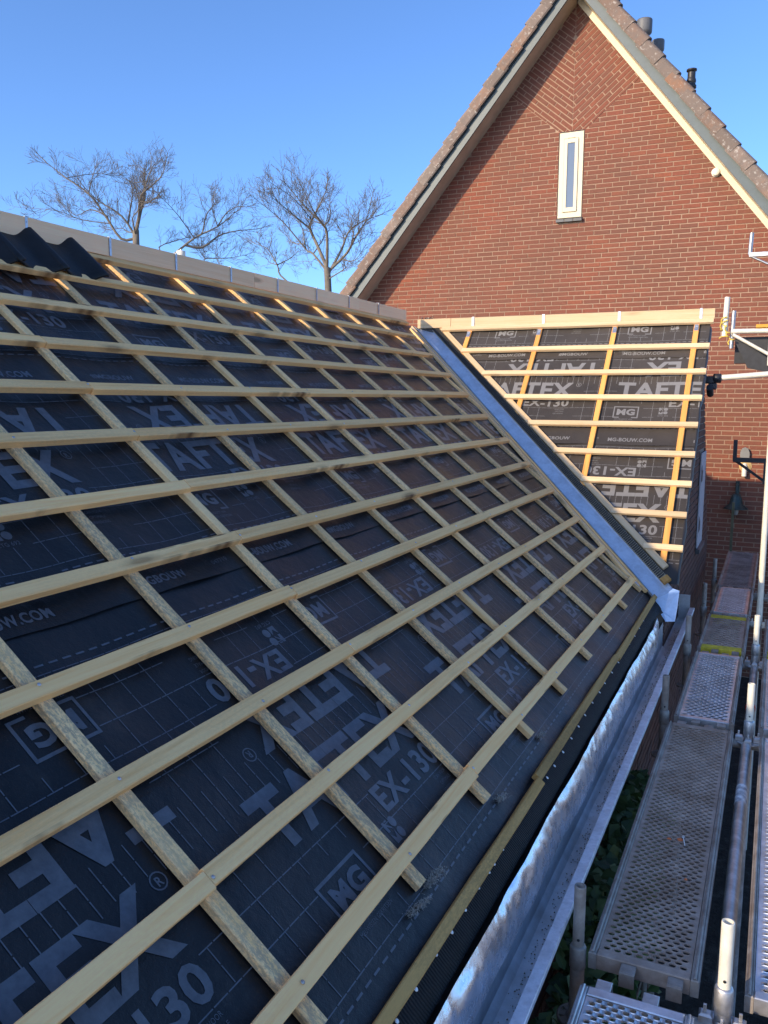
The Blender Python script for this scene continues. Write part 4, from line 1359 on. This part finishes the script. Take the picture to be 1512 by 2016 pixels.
deck('outer_scaffold_deck', 'yellow-ended scaffold deck of the outer row at the right picture edge', 3.575, 3.915, -0.11, 0.97, M_DECK2, 0.034, 0.0125, 0.002, M_GALV2, 1.0, True, ZD, M_YEL, 'outer scaffold decks')
deck('outer_scaffold_deck', 'clean outer-row scaffold deck nearest the camera in the bottom right corner', 3.585, 3.925, -6.45, -4.18, M_DECK1, 0.034, 0.0105, 0.003, M_GALV, 1.0, True, ZD, None, 'outer scaffold decks')

def standard(x, y, ztop, label, group, spig=M_WHT, body=M_GALV, tall=None, spl=0.22):
    t = thing('scaffold_standard', label, 'scaffold tube', (x, y, GZ), group)
    zt = tall if tall is not None else ztop-spl
    m = MB(); m.tube([(x, y, GZ), (x, y, zt)], 0.0242, 16); m.build('tube', body, t)
    if tall is None:
        m = MB()
        m.lathe([(0.0195, zt-0.02), (0.0195, ztop-0.004), (0.0185, ztop), (0.0145, ztop), (0.0145, ztop-0.12), (0.0, ztop-0.12)], (x, y, 0), 18)
        m.build('spigot', spig, t)
        m = MB(); m.lathe([(0.0048, 0.0), (0.0048, 0.003), (0, 0.003)], (0, 0, 0), 10)
        d = (Vector((3.57, -6.66, 0))-Vector((x, y, 0))).normalized()
        hm = m.me()
        hz = zt+0.035
        new('pin_hole', hm, M_BLACK, t, frame(Vector((x, y, hz))+d*0.0178, Vector((0, 0, 1)), Vector((0, 0, 1)).cross(d)*-1, d))
        m = MB(); m.lathe([(0.0245, -0.075), (0.0275, -0.07), (0.0275, 0.0), (0.0245, 0.006), (0.0196, 0.008)], (x, y, zt), 18); m.build('collar', body, t)
    zr_ = -2.72 if x > 3.3 else -2.90
    m = MB()
    for q in range(8):
        a = q*math.pi/4
        c_, s_ = math.cos(a), math.sin(a)
        m.box((0.028, -0.014, -0.004), (0.062, 0.014, 0.004), Matrix.Translation((x, y, zr_)) @ Matrix.Rotation(a, 4, 'Z'), 0.001)
    m.lathe([(0.0245, -0.0045), (0.034, -0.0045), (0.034, 0.0045), (0.0245, 0.0045)], (x, y, zr_), 16)
    m.lathe([(0.056, -0.0046), (0.064, -0.0046), (0.064, 0.0046), (0.056, 0.0046), (0.056, -0.0046)], (x, y, zr_), 20)
    m.build('rosette', body, t)
    for a in ((0, 90, 180, 270) if x > 3.3 else ()):
        m = MB()
        MM = Matrix.Translation((x, y, zr_)) @ Matrix.Rotation(rad(a), 4, 'Z')
        m.box((0.028, -0.018, -0.035), (0.068, 0.018, 0.035), MM, 0.006)
        m.box((0.046, -0.004, 0.035), (0.056, 0.004, 0.06), MM, 0.001)
        m.build('wedge_head', body, t)
    return t
XO = 3.527
g_o = 'outer scaffold standards'
standard(XO, -4.09, -2.372, 'nearest outer scaffold standard with a chipped cream spigot at lower right', g_o, M_WHT, M_GALV)
standard(XO, -1.69, -2.380, 'outer scaffold standard with a cream spigot just before the red band', g_o)
standard(XO-0.004, -0.175, -2.345, 'outer scaffold standard with a short cream spigot beside the yellow-edged deck', g_o)
standard(XO-0.002, 1.03, 0, 'tall cream scaffold standard rising past the right picture edge', g_o, M_WHT, M_WHT, tall=1.4)
standard(XO, 2.20, -2.45, 'farthest low outer scaffold standard beside the dark deck', g_o, M_GALV2, M_GALV2)
g_i = 'inner scaffold standards along the facade'
for (y, zt, lab) in ((-4.01, -2.421, 'nearest grey scaffold tube end standing between gutter and rusty deck'), (-1.647, -2.412, 'grey scaffold tube end beside the gutter, at the near end of the bluish deck'),
                     (-0.289, -2.371, 'grey scaffold tube end beside the end plate of the gutter'), (1.228, -2.43, 'grey scaffold tube end in front of the brick gable wall'), (2.591, -2.442, 'farthest grey scaffold tube end by the gable wall and dark deck')):
    standard(3.068, y, zt, lab, g_i, M_GALV2, M_GALV2)
def ledger(a, b, r, mat, label, cat='scaffold tube', group='scaffold ledgers', name='scaffold_ledger'):
    m = MB(); m.tube([a, b], r, 16)
    o = m.build(name, mat); tag(o, label, cat, group); return o
ledger((XO-0.008, -4.02, -2.725), (XO-0.008, -1.76, -2.725), 0.027, M_GALV, 'long grey scaffold tube lying between the rusty deck and the outer deck')
ledger((XO-0.004, -1.62, -2.725), (XO-0.004, -0.25, -2.725), 0.0262, M_GALV, 'grey scaffold tube carrying the red band')
ledger((XO, -0.10, -2.725), (XO, 0.96, -2.725), 0.0262, M_GALV2, 'grey scaffold tube beside the yellow-edged deck')
ledger((XO, -6.4, -2.725), (XO, -4.15, -2.725), 0.0262, M_GALV, 'grey scaffold tube in the bottom right corner')
m = MB(); m.lathe([(0.0266, -0.026), (0.0295, -0.022), (0.0295, 0.022), (0.0266, 0.026)], (XO-0.004, -1.10, -2.725), 18, 'Y')
tag(m.build('red_band', M_TAPE), 'bright red tape band round a grey scaffold tube', 'tape')
m = MB(); m.lathe([(0.0274, -0.10), (0.0282, -0.095), (0.0282, 0.095), (0.0274, 0.10)], (XO-0.008, -2.42, -2.725), 18, 'Y')
tag(m.build('paper_sticker', simple('worn_white_sticker', (0.60, 0.62, 0.66), 0.7, 0, 0.6, 30)), 'worn white sticker wrapped round the long scaffold tube', 'sticker')
for y, lab in ((-4.10, 'scaffold cross tube under the joint of the two nearest decks'), (-1.70, 'scaffold cross tube under the joint of rusty and bluish decks'), (-0.175, 'scaffold cross tube under the near end of the yellow-edged deck'), (1.03, 'scaffold cross tube under the far end of the yellow-edged deck'), (2.2, 'scaffold cross tube under the near end of the dark deck')):
    ledger((3.10, y, -2.735), (4.2, y, -2.735), 0.0242, M_GALV2, lab, 'scaffold tube', 'scaffold cross tubes', 'scaffold_transom')
# crumbs on the rusty deck
def crumb(c, r, mat, label, seed, name='orange_crumb'):
    rn = random.Random(seed)
    m = MB()
    v = []
    for k in range(7):
        a = k*2*math.pi/7
        v.append((c[0]+r*rn.uniform(0.6, 1.2)*math.cos(a), c[1]+r*rn.uniform(0.6, 1.2)*math.sin(a), c[2]))
    v.append((c[0], c[1], c[2]+r*0.6))
    m.add(v, [(k, (k+1) % 7, 7) for k in range(7)])
    tag(m.build(name, mat), label, 'debris', 'crumbs on the rusty deck')
crumb((3.305, -3.12, ZD+0.003), 0.016, M_ORG, 'orange clay crumb beside the loose nail on the rusty deck', 1)
crumb((3.262, -3.13, ZD+0.003), 0.010, M_ORG, 'smaller orange clay crumb left of the loose nail on the rusty deck', 2)
crumb((3.355, -3.42, ZD+0.003), 0.009, M_ORG, 'orange clay crumb nearest the camera on the rusty deck', 3)
m = MB(); m.tube([(3.315, -3.10, ZD+0.008), (3.328, -3.17, ZD+0.008)], 0.002, 6); m.lathe([(0.006, 0), (0.006, 0.002), (0, 0.002)], (3.315, -3.10, ZD+0.008), 8, 'Y')
tag(m.build('loose_nail', M_NAIL), 'loose shiny nail lying on the rusty deck', 'nail')

# ---- brackets and tubes at the upper right, near the house wall
t = thing('scaffold_console', 'pale scaffold console with yellow rope and toe board near the gable end', 'scaffold', (3.3, 3.2, -0.2))
Y3 = 3.2
m = MB(); m.tube([(2.992, Y3, -0.14), (3.004, Y3, 0.275)], 0.028, 14); m.build('upright', M_WHT, t)
m = MB(); m.tube([(3.066, Y3+0.05, -0.26), (3.074, Y3+0.05, 0.135)], 0.022, 14); m.build('upright', M_GALV, t)
m = MB(); m.tube([(3.06, Y3, -0.085), (4.0, Y3, -0.09)], 0.026, 12); m.build('arm', M_WHT, t)
m = MB(); m.tube([(3.08, Y3-0.02, -0.12), (3.62, Y3-0.02, -0.44)], 0.018, 10); m.build('brace', M_WHT, t)
m = MB(); m.box((3.43, Y3-0.02, -0.45), (3.475, Y3+0.02, -0.07), bev=0.004); m.build('strut', M_WHT, t)
m = MB()
pts = [(3.09, Y3+0.03, -0.17), (3.15, Y3+0.03, -0.17), (3.62, Y3+0.03, -0.50), (3.62, Y3+0.03, -0.56), (3.24, Y3+0.03, -0.47)]
m.prism(pts, (0, 0.02, 0)); m.build('gusset', M_BLKMET, t)
m = MB(); m.box((3.30, Y3-0.03, -0.055), (4.1, Y3+0.5, -0.020), bev=0.004); m.build('board', M_ORBOARD, t)
m = MB(); m.box((3.10, Y3+0.12, -0.42), (3.6, Y3+0.15, -0.14), bev=0.004); m.build('shadow_board', M_BLKMET, t)
m = MB()
rn = random.Random(4)
for k in range(5):
    a = Vector((2.985+0.02*k, Y3-0.035, 0.06-0.05*k))
    p_ = [a+Vector((0.03*math.cos(q*0.9+k)-0.01*q*(k % 2), -0.01*math.sin(q), 0.022*math.sin(q*0.8+k)-0.012*q)) for q in range(8)]
    m.tube(p_, 0.006, 6)
m.build('rope', M_ROPE, t)
t = thing('scaffold_spigot', 'grey spigot on a beam end by the right verge of the house', 'scaffold', (3.2, 3.2, 0.72))
m = MB(); m.tube([(3.198, Y3, 0.70), (3.206, Y3, 0.92)], 0.021, 12); m.build('spigot', M_GALV, t)
m = MB(); m.box((3.19, Y3-0.02, 0.675), (4.2, Y3+0.02, 0.72), bev=0.003); m.build('beam', M_GALV, t)
m = MB(); m.tube([(3.21, Y3, 0.68), (3.8, Y3, 0.38)], 0.012, 8); m.build('brace', M_GALV, t)
t = thing('wall_tie', 'pale horizontal tube with a black coupler touching the edge of the gable wall', 'scaffold tube', (3.1, 1.5, -0.7))
m = MB(); m.tube([(3.055, 1.5, -0.618), (4.1, 1.5, -0.535)], 0.0242, 16); m.build('tube', M_WHT, t)
m = MB()
m.lathe([(0.030, -0.035), (0.042, -0.03), (0.042, 0.03), (0.030, 0.035)], (3.055, 1.5, -0.62), 14, 'X')
m.box((2.955, 1.47, -0.665), (3.03, 1.53, -0.60), bev=0.008)
m.box((2.985, 1.465, -0.72), (3.055, 1.535, -0.66), bev=0.01)
m.tube([(2.90, 1.5, -0.61), (3.03, 1.5, -0.62)], 0.010, 8)
m.tube([(3.0, 1.44, -0.70), (3.0, 1.56, -0.76)], 0.030, 12)
m.build('coupler', M_BLKMET, t)
t = thing('black_console', 'black steel triangular console in front of the house wall', 'scaffold', (3.3, 3.2, -1.7))
m = MB(); m.box((3.150, Y3-0.02, -1.46), (3.19, Y3+0.02, -1.235), bev=0.003); m.build('upright', M_BLKMET, t)
m = MB(); m.box((3.155, Y3-0.022, -1.475), (4.1, Y3+0.022, -1.425), bev=0.003); m.build('arm', M_BLKMET, t)
m = MB(); m.tube([(3.18, Y3, -1.46), (3.53, Y3, -1.71)], 0.018, 4, True, False); m.build('brace', M_BLKMET, t)
m = MB(); m.box((3.46, Y3-0.02, -1.70), (3.50, Y3+0.02, -1.476), bev=0.003); m.build('strut', M_BLKMET, t)
m = MB(); m.box((3.12, 4.42, -2.75), (3.15, 4.47, -2.05), bev=0.004)
tag(m.build('upright_plank', simple('mossy_plank', (0.11, 0.10, 0.055), 0.9, 0, 0.4, 12)), 'short mossy plank standing at the end of the dark deck', 'plank')

# ------------------------------------------------------------------ leaves under the gutter
iv = thing('ivy_bush', 'dark green ivy bush in the gap between facade and rusty deck', 'bush', (3.02, -2.9, GZ))
rn = random.Random(31)
lm = MB()
for i in range(7500):
    y = rn.uniform(-5.4, -1.9)
    topz = -2.86+0.22*noise.noise(Vector((y*1.4, 2, 0)))
    z = topz-abs(rn.gauss(0, 0.55))
    x = min(rn.uniform(2.93, 3.14), rn.uniform(2.93, 3.4))+0.10*noise.noise(Vector((y*3, z*3, 0)))
    c = Vector((x, y, max(z, GZ+0.05)))
    nrm = Vector((rn.gauss(0.15, 0.5), rn.gauss(-0.3, 0.5), rn.gauss(0.9, 0.4))).normalized()
    a = nrm.orthogonal().normalized(); a.rotate(Matrix.Rotation(rn.uniform(0, 6.28), 3, nrm)); b = nrm.cross(a)
    s_ = rn.uniform(0.018, 0.045)
    lm.add([c-a*s_, c-a*s_*0.25+b*s_*0.75, c+a*s_*0.35+b*s_*0.45, c+a*s_*1.1, c+a*s_*0.35-b*s_*0.45-nrm*s_*0.12, c-a*s_*0.25-b*s_*0.75-nrm*s_*0.15], [(0, 1, 2, 3), (0, 3, 4, 5)])
me = bpy.data.meshes.new('leaves'); me.from_pydata(lm.v, [], lm.f); me.update()
lo = new('leaves', me, M_LEAF, iv); lo['kind'] = 'stuff'
m = MB()
for i in range(10):
    y = -5.2+i*0.42
    p_ = [Vector((3.0, y, GZ))]
    for q in range(6):
        p_.append(p_[-1]+Vector((rn.uniform(-0.03, 0.06), rn.uniform(-0.12, 0.12), 0.20)))
    m.tube(p_, [0.02-0.0025*q for q in range(7)], 6)
m.build('stems', M_BARK, iv)

# ------------------------------------------------------------------ bare winter trees
def tree(name, label, base, trunk, limbs, seed, twig=1.0):
    """trunk and main limbs as polylines (x, z) in the tree's own plane with a depth offset, then grown twigs"""
    rn = random.Random(seed)
    t = thing(name, label, 'tree', base, 'bare trees behind the ridge')
    bx, by, bz = base
    tr = MB(); cr = MB()
    z0 = trunk[-1][1]
    def smooth(pts, n):
        out = []
        m_ = len(pts)
        for i in range(m_-1):
            p0, p1, p2, p3 = pts[max(i-1, 0)], pts[i], pts[i+1], pts[min(i+2, m_-1)]
            for k in range(n):
                t_ = k/n
                out.append(0.5*((2*p1)+(p2-p0)*t_+(2*p0-5*p1+4*p2-p3)*t_*t_+(3*p1-p0-3*p2+p3)*t_**3))
        out.append(pts[-1]); return out
    def twigs(p, d, L, r, lev):
        n = 4 if lev < 3 else 3
        pts = [p]; q = p.copy(); dd = d.normalized()
        for i in range(n):
            dd = (dd+Vector((rn.gauss(0, 0.07), rn.gauss(0, 0.07), rn.gauss(0.05, 0.05)))).normalized()
            q = q+dd*(L/n); pts.append(q.copy())
        cr.tube(pts, [max(0.0038, r*(1-0.72*i/n)) for i in range(n+1)], 4 if lev < 2 else 3, cap=False)
        if lev >= 3: return
        for k in range(4 if lev < 2 else 3):
            f_ = 0.3+0.7*(k+rn.random())/4.0
            f_ = min(f_, 0.98)
            i = int(f_*n); b = pts[i].lerp(pts[min(i+1, n)], f_*n-i)
            ax = dd.orthogonal(); ax.rotate(Matrix.Rotation(rn.uniform(0, 6.28), 3, dd))
            an = rn.uniform(0.35, 0.80)
            twigs(b, dd*math.cos(an)+ax*math.sin(an)+Vector((0, 0, 0.10)), L*rn.uniform(0.5, 0.75), r*0.55, lev+1)
    tp = [Vector((bx+x, by, z)) for x, z in trunk]
    tr.tube(smooth(tp, 3), [limbs[0][1]*1.15-0.30*limbs[0][1]*i/(3*(len(tp)-1)) for i in range(3*(len(tp)-1)+1)], 9, cap=False)
    done = [tp[-1].lerp(tp[-2], q/6) for q in range(4)]
    for (pl_, r0, dep) in limbs:
        n = len(pl_)
        pts = [Vector((bx+x*0.82, by+dep*(i/(n-1)), z if z < z0 else z0+(z-z0)*0.88)) for i, (x, z) in enumerate(pl_)]
        best = min(done, key=lambda q: (q.x-pts[0].x)**2+(q.z-pts[0].z)**2)
        off_ = math.hypot(best.x-pts[0].x, best.z-pts[0].z)
        if off_ < 0.55:
            sh_ = best.y-by
            pts = [Vector((q.x, q.y+sh_*(1-0.5*i/(n-1)), q.z)) for i, q in enumerate(pts)]
            pts[0] = best.copy()
        else:
            pts = [tp[-1].copy()]+pts
        sm = smooth(pts, 3)
        done += sm
        N = len(sm)
        rr = [r0*(1-0.80*i/(N-1)) for i in range(N)]
        tr.tube(sm, [q*0.55 for q in rr], 6, cap=False)
        tot = sum((sm[i+1]-sm[i]).length for i in range(N-1))
        cnt = max(6, int(tot*6.0*twig))
        for k in range(cnt):
            f_ = 0.28+0.72*(k+rn.random())/cnt
            f_ = min(f_, 0.99)*(N-1)
            i = int(f_); b = sm[i].lerp(sm[min(i+1, N-1)], f_-i)
            d = (sm[min(i+1, N-1)]-sm[max(i-1, 0)]).normalized()
            ax = d.orthogonal(); ax.rotate(Matrix.Rotation(rn.uniform(0, 6.28), 3, d))
            an = rn.uniform(0.35, 1.0)
            nd = d*math.cos(an)+ax*math.sin(an)+Vector((0, 0, 0.18))
            twigs(b, nd, 0.66*rn.uniform(0.5, 1.5)*(1.0-0.25*f_/(N-1)), max(0.008, rr[i]*0.20), 1)
        twigs(sm[-1], (sm[-1]-sm[-3]), 0.5, rr[-1], 1)
    tr.build('trunk', M_BARK, t)
    cr.build('crown', M_BARK, t)
    print(name, len(tr.f), len(cr.f))
R = random.Random(77)
dp = lambda: R.uniform(-1.9, 1.9)
tree('bare_tree', 'largest bare tree with wide crown, left behind the timber ridge', (-17.75, 18.0, GZ), [(0.0, GZ), (0.0, 0.0)]+[(-0.05, 4.66), (-0.03, 5.12)], [
    ([(-0.03, 5.12), (-0.02, 6.05), (-0.09, 6.57), (-0.37, 7.29), (-0.66, 7.73)], 0.130, dp()),
    ([(0.08, 4.74), (0.3, 5.56), (0.56, 6.14), (1.16, 6.04), (1.75, 6.12)], 0.085, dp()),
    ([(-0.1, 4.85), (-0.44, 5.67), (-1.36, 6.27), (-1.65, 6.67)], 0.080, dp()),
    ([(-0.21, 5.37), (-0.54, 6.19), (-0.89, 6.78), (-1.37, 7.25)], 0.070, dp()),
    ([(-0.36, 4.68), (-0.57, 4.84), (-1.13, 5.73), (-1.66, 6.53), (-2.54, 7.14), (-3.3, 7.74)], 0.100, dp()),
    ([(-1.19, 5.76), (-2.01, 6.02), (-2.87, 5.87), (-3.59, 6.18)], 0.050, dp()),
    ([(-0.0, 5.77), (0.09, 6.55), (0.59, 6.87), (1.14, 7.22), (1.34, 7.65)], 0.085, dp()),
    ([(-0.1, 6.43), (-0.01, 6.98), (0.26, 7.63), (0.39, 7.84)], 0.060, dp()),
    ([(0.11, 4.79), (0.17, 5.39), (0.54, 5.5), (1.14, 5.59), (1.62, 5.64)], 0.060, dp()),
    ([(-0.37, 7.29), (-0.47, 7.67), (-0.83, 8.03)], 0.040, dp()),
    ([(-1.66, 6.53), (-1.69, 7.14), (-1.73, 7.66)], 0.045, dp()),
    ([(-0.09, 5.18), (-0.96, 5.24), (-1.78, 5.54), (-2.95, 5.64)], 0.045, dp()),
    ([(-0.95, 5.48), (-1.97, 5.51), (-2.74, 5.81), (-4.22, 5.94)], 0.035, dp()),
    ([(-2.54, 7.14), (-2.32, 7.59), (-2.5, 7.84)], 0.030, dp()),
    ([(0.56, 6.14), (0.93, 6.43), (1.42, 6.61)], 0.040, dp()),
], 5, 1.0)
tree('bare_tree', 'bare tree standing close to the left verge of the brick house', (-9.85, 18.0, GZ), [(0.0, GZ), (0.0, 0.0)]+[(-0.07, 2.65), (-0.12, 3.39)], [
    ([(-0.12, 3.39), (-0.7, 4.19), (-1.24, 4.97), (-1.31, 5.31), (-1.05, 5.99), (-0.97, 6.49)], 0.120, dp()),
    ([(-0.2, 3.24), (-0.77, 3.92), (-1.1, 4.1), (-1.24, 4.79), (-1.42, 5.08)], 0.075, dp()),
    ([(-0.77, 4.04), (-0.73, 4.59), (-1.09, 5.02)], 0.045, dp()),
    ([(-0.09, 3.45), (0.06, 4.53), (0.02, 4.84), (-0.4, 5.29), (-0.69, 5.71)], 0.100, dp()),
    ([(0.06, 4.77), (0.48, 4.98), (0.59, 5.68)], 0.055, dp()),
    ([(0.02, 4.84), (0.06, 5.19), (-0.01, 5.89)], 0.050, dp()),
    ([(0.13, 3.16), (0.34, 4.06), (0.45, 4.68), (0.8, 5.07), (1.38, 5.32)], 0.085, dp()),
    ([(0.23, 3.15), (0.69, 3.88), (1.11, 4.51), (1.48, 4.95), (1.65, 5.5)], 0.090, dp()),
    ([(0.34, 3.06), (1.01, 3.23), (1.28, 3.25)], 0.045, dp()),
    ([(0.8, 3.82), (1.28, 4.08), (1.79, 4.46)], 0.045, dp()),
    ([(-1.24, 4.97), (-1.72, 5.53), (-1.79, 5.82)], 0.040, dp()),
    ([(-1.1, 4.1), (-1.72, 5.01), (-2.13, 5.48)], 0.050, dp()),
    ([(-1.21, 4.23), (-1.84, 4.43), (-2.36, 5.03)], 0.035, dp()),
    ([(0.59, 3.5), (1.11, 3.56), (1.72, 4.11)], 0.040, dp()),
    ([(-0.48, 3.66), (-0.99, 3.81), (-1.48, 3.66)], 0.030, dp()),
    ([(-1.31, 5.31), (-1.42, 5.87), (-1.63, 6.14)], 0.035, dp()),
], 12, 1.0)
tree('bare_tree', 'leaning bare tree at the right side of the largest tree, above the vent pipe', (-15.3, 19.0, GZ), [(0.0, GZ), (0.0, 0.0)]+[(-1.81, 4.29)], [
    ([(-1.99, 4.54), (-1.23, 5.11), (-0.32, 5.6), (0.22, 6.2)], 0.085, dp()),
    ([(-1.5, 4.46), (-1.06, 4.77), (-0.51, 5.29), (0.03, 5.53), (0.84, 5.64)], 0.085, dp()),
    ([(-0.8, 5.41), (-0.84, 6.11), (-0.59, 6.55), (-0.7, 6.84)], 0.050, dp()),
    ([(-0.26, 5.6), (-0.01, 6.13), (0.46, 6.41), (0.86, 6.42)], 0.050, dp()),
    ([(-2.8, 4.77), (-2.15, 5.18), (-1.62, 5.5)], 0.050, dp()),
    ([(-1.23, 5.11), (-1.27, 5.87), (-1.43, 6.49)], 0.040, dp()),
    ([(-0.32, 5.6), (-0.3, 6.16), (-0.12, 6.55)], 0.040, dp()),
], 23, 0.9)
tree('bare_tree', 'low bare twiggy tree just above the ridge between the two large trees', (-14.6, 22.0, GZ), [(0.0, GZ), (0.0, 0.0)]+[(-3.32, 4.37)], [
    ([(-3.45, 4.48), (-3.11, 4.88), (-2.9, 5.13)], 0.040, dp()),
    ([(-3.32, 4.47), (-2.52, 4.79), (-2.06, 5.02)], 0.040, dp()),
    ([(-3.32, 4.47), (-3.64, 4.86), (-3.9, 5.04)], 0.030, dp()),
    ([(-3.12, 4.46), (-2.2, 4.56), (-1.75, 4.64)], 0.030, dp()),
], 44, 1.2)
tree('bare_tree', 'small crooked bare tree leaning left just above the ridge', (-12.4, 19.5, GZ), [(0.0, GZ), (0.0, 0.0)]+[(0.43, 2.98)], [
    ([(0.32, 3.19), (-0.28, 3.55), (-0.39, 3.96), (-0.83, 4.59), (-1.32, 4.79)], 0.070, dp()),
    ([(-0.35, 3.99), (-0.25, 4.25), (-0.34, 4.52)], 0.040, dp()),
    ([(-0.39, 3.96), (-0.84, 4.09), (-1.12, 4.28)], 0.035, dp()),
], 52, 1.0)
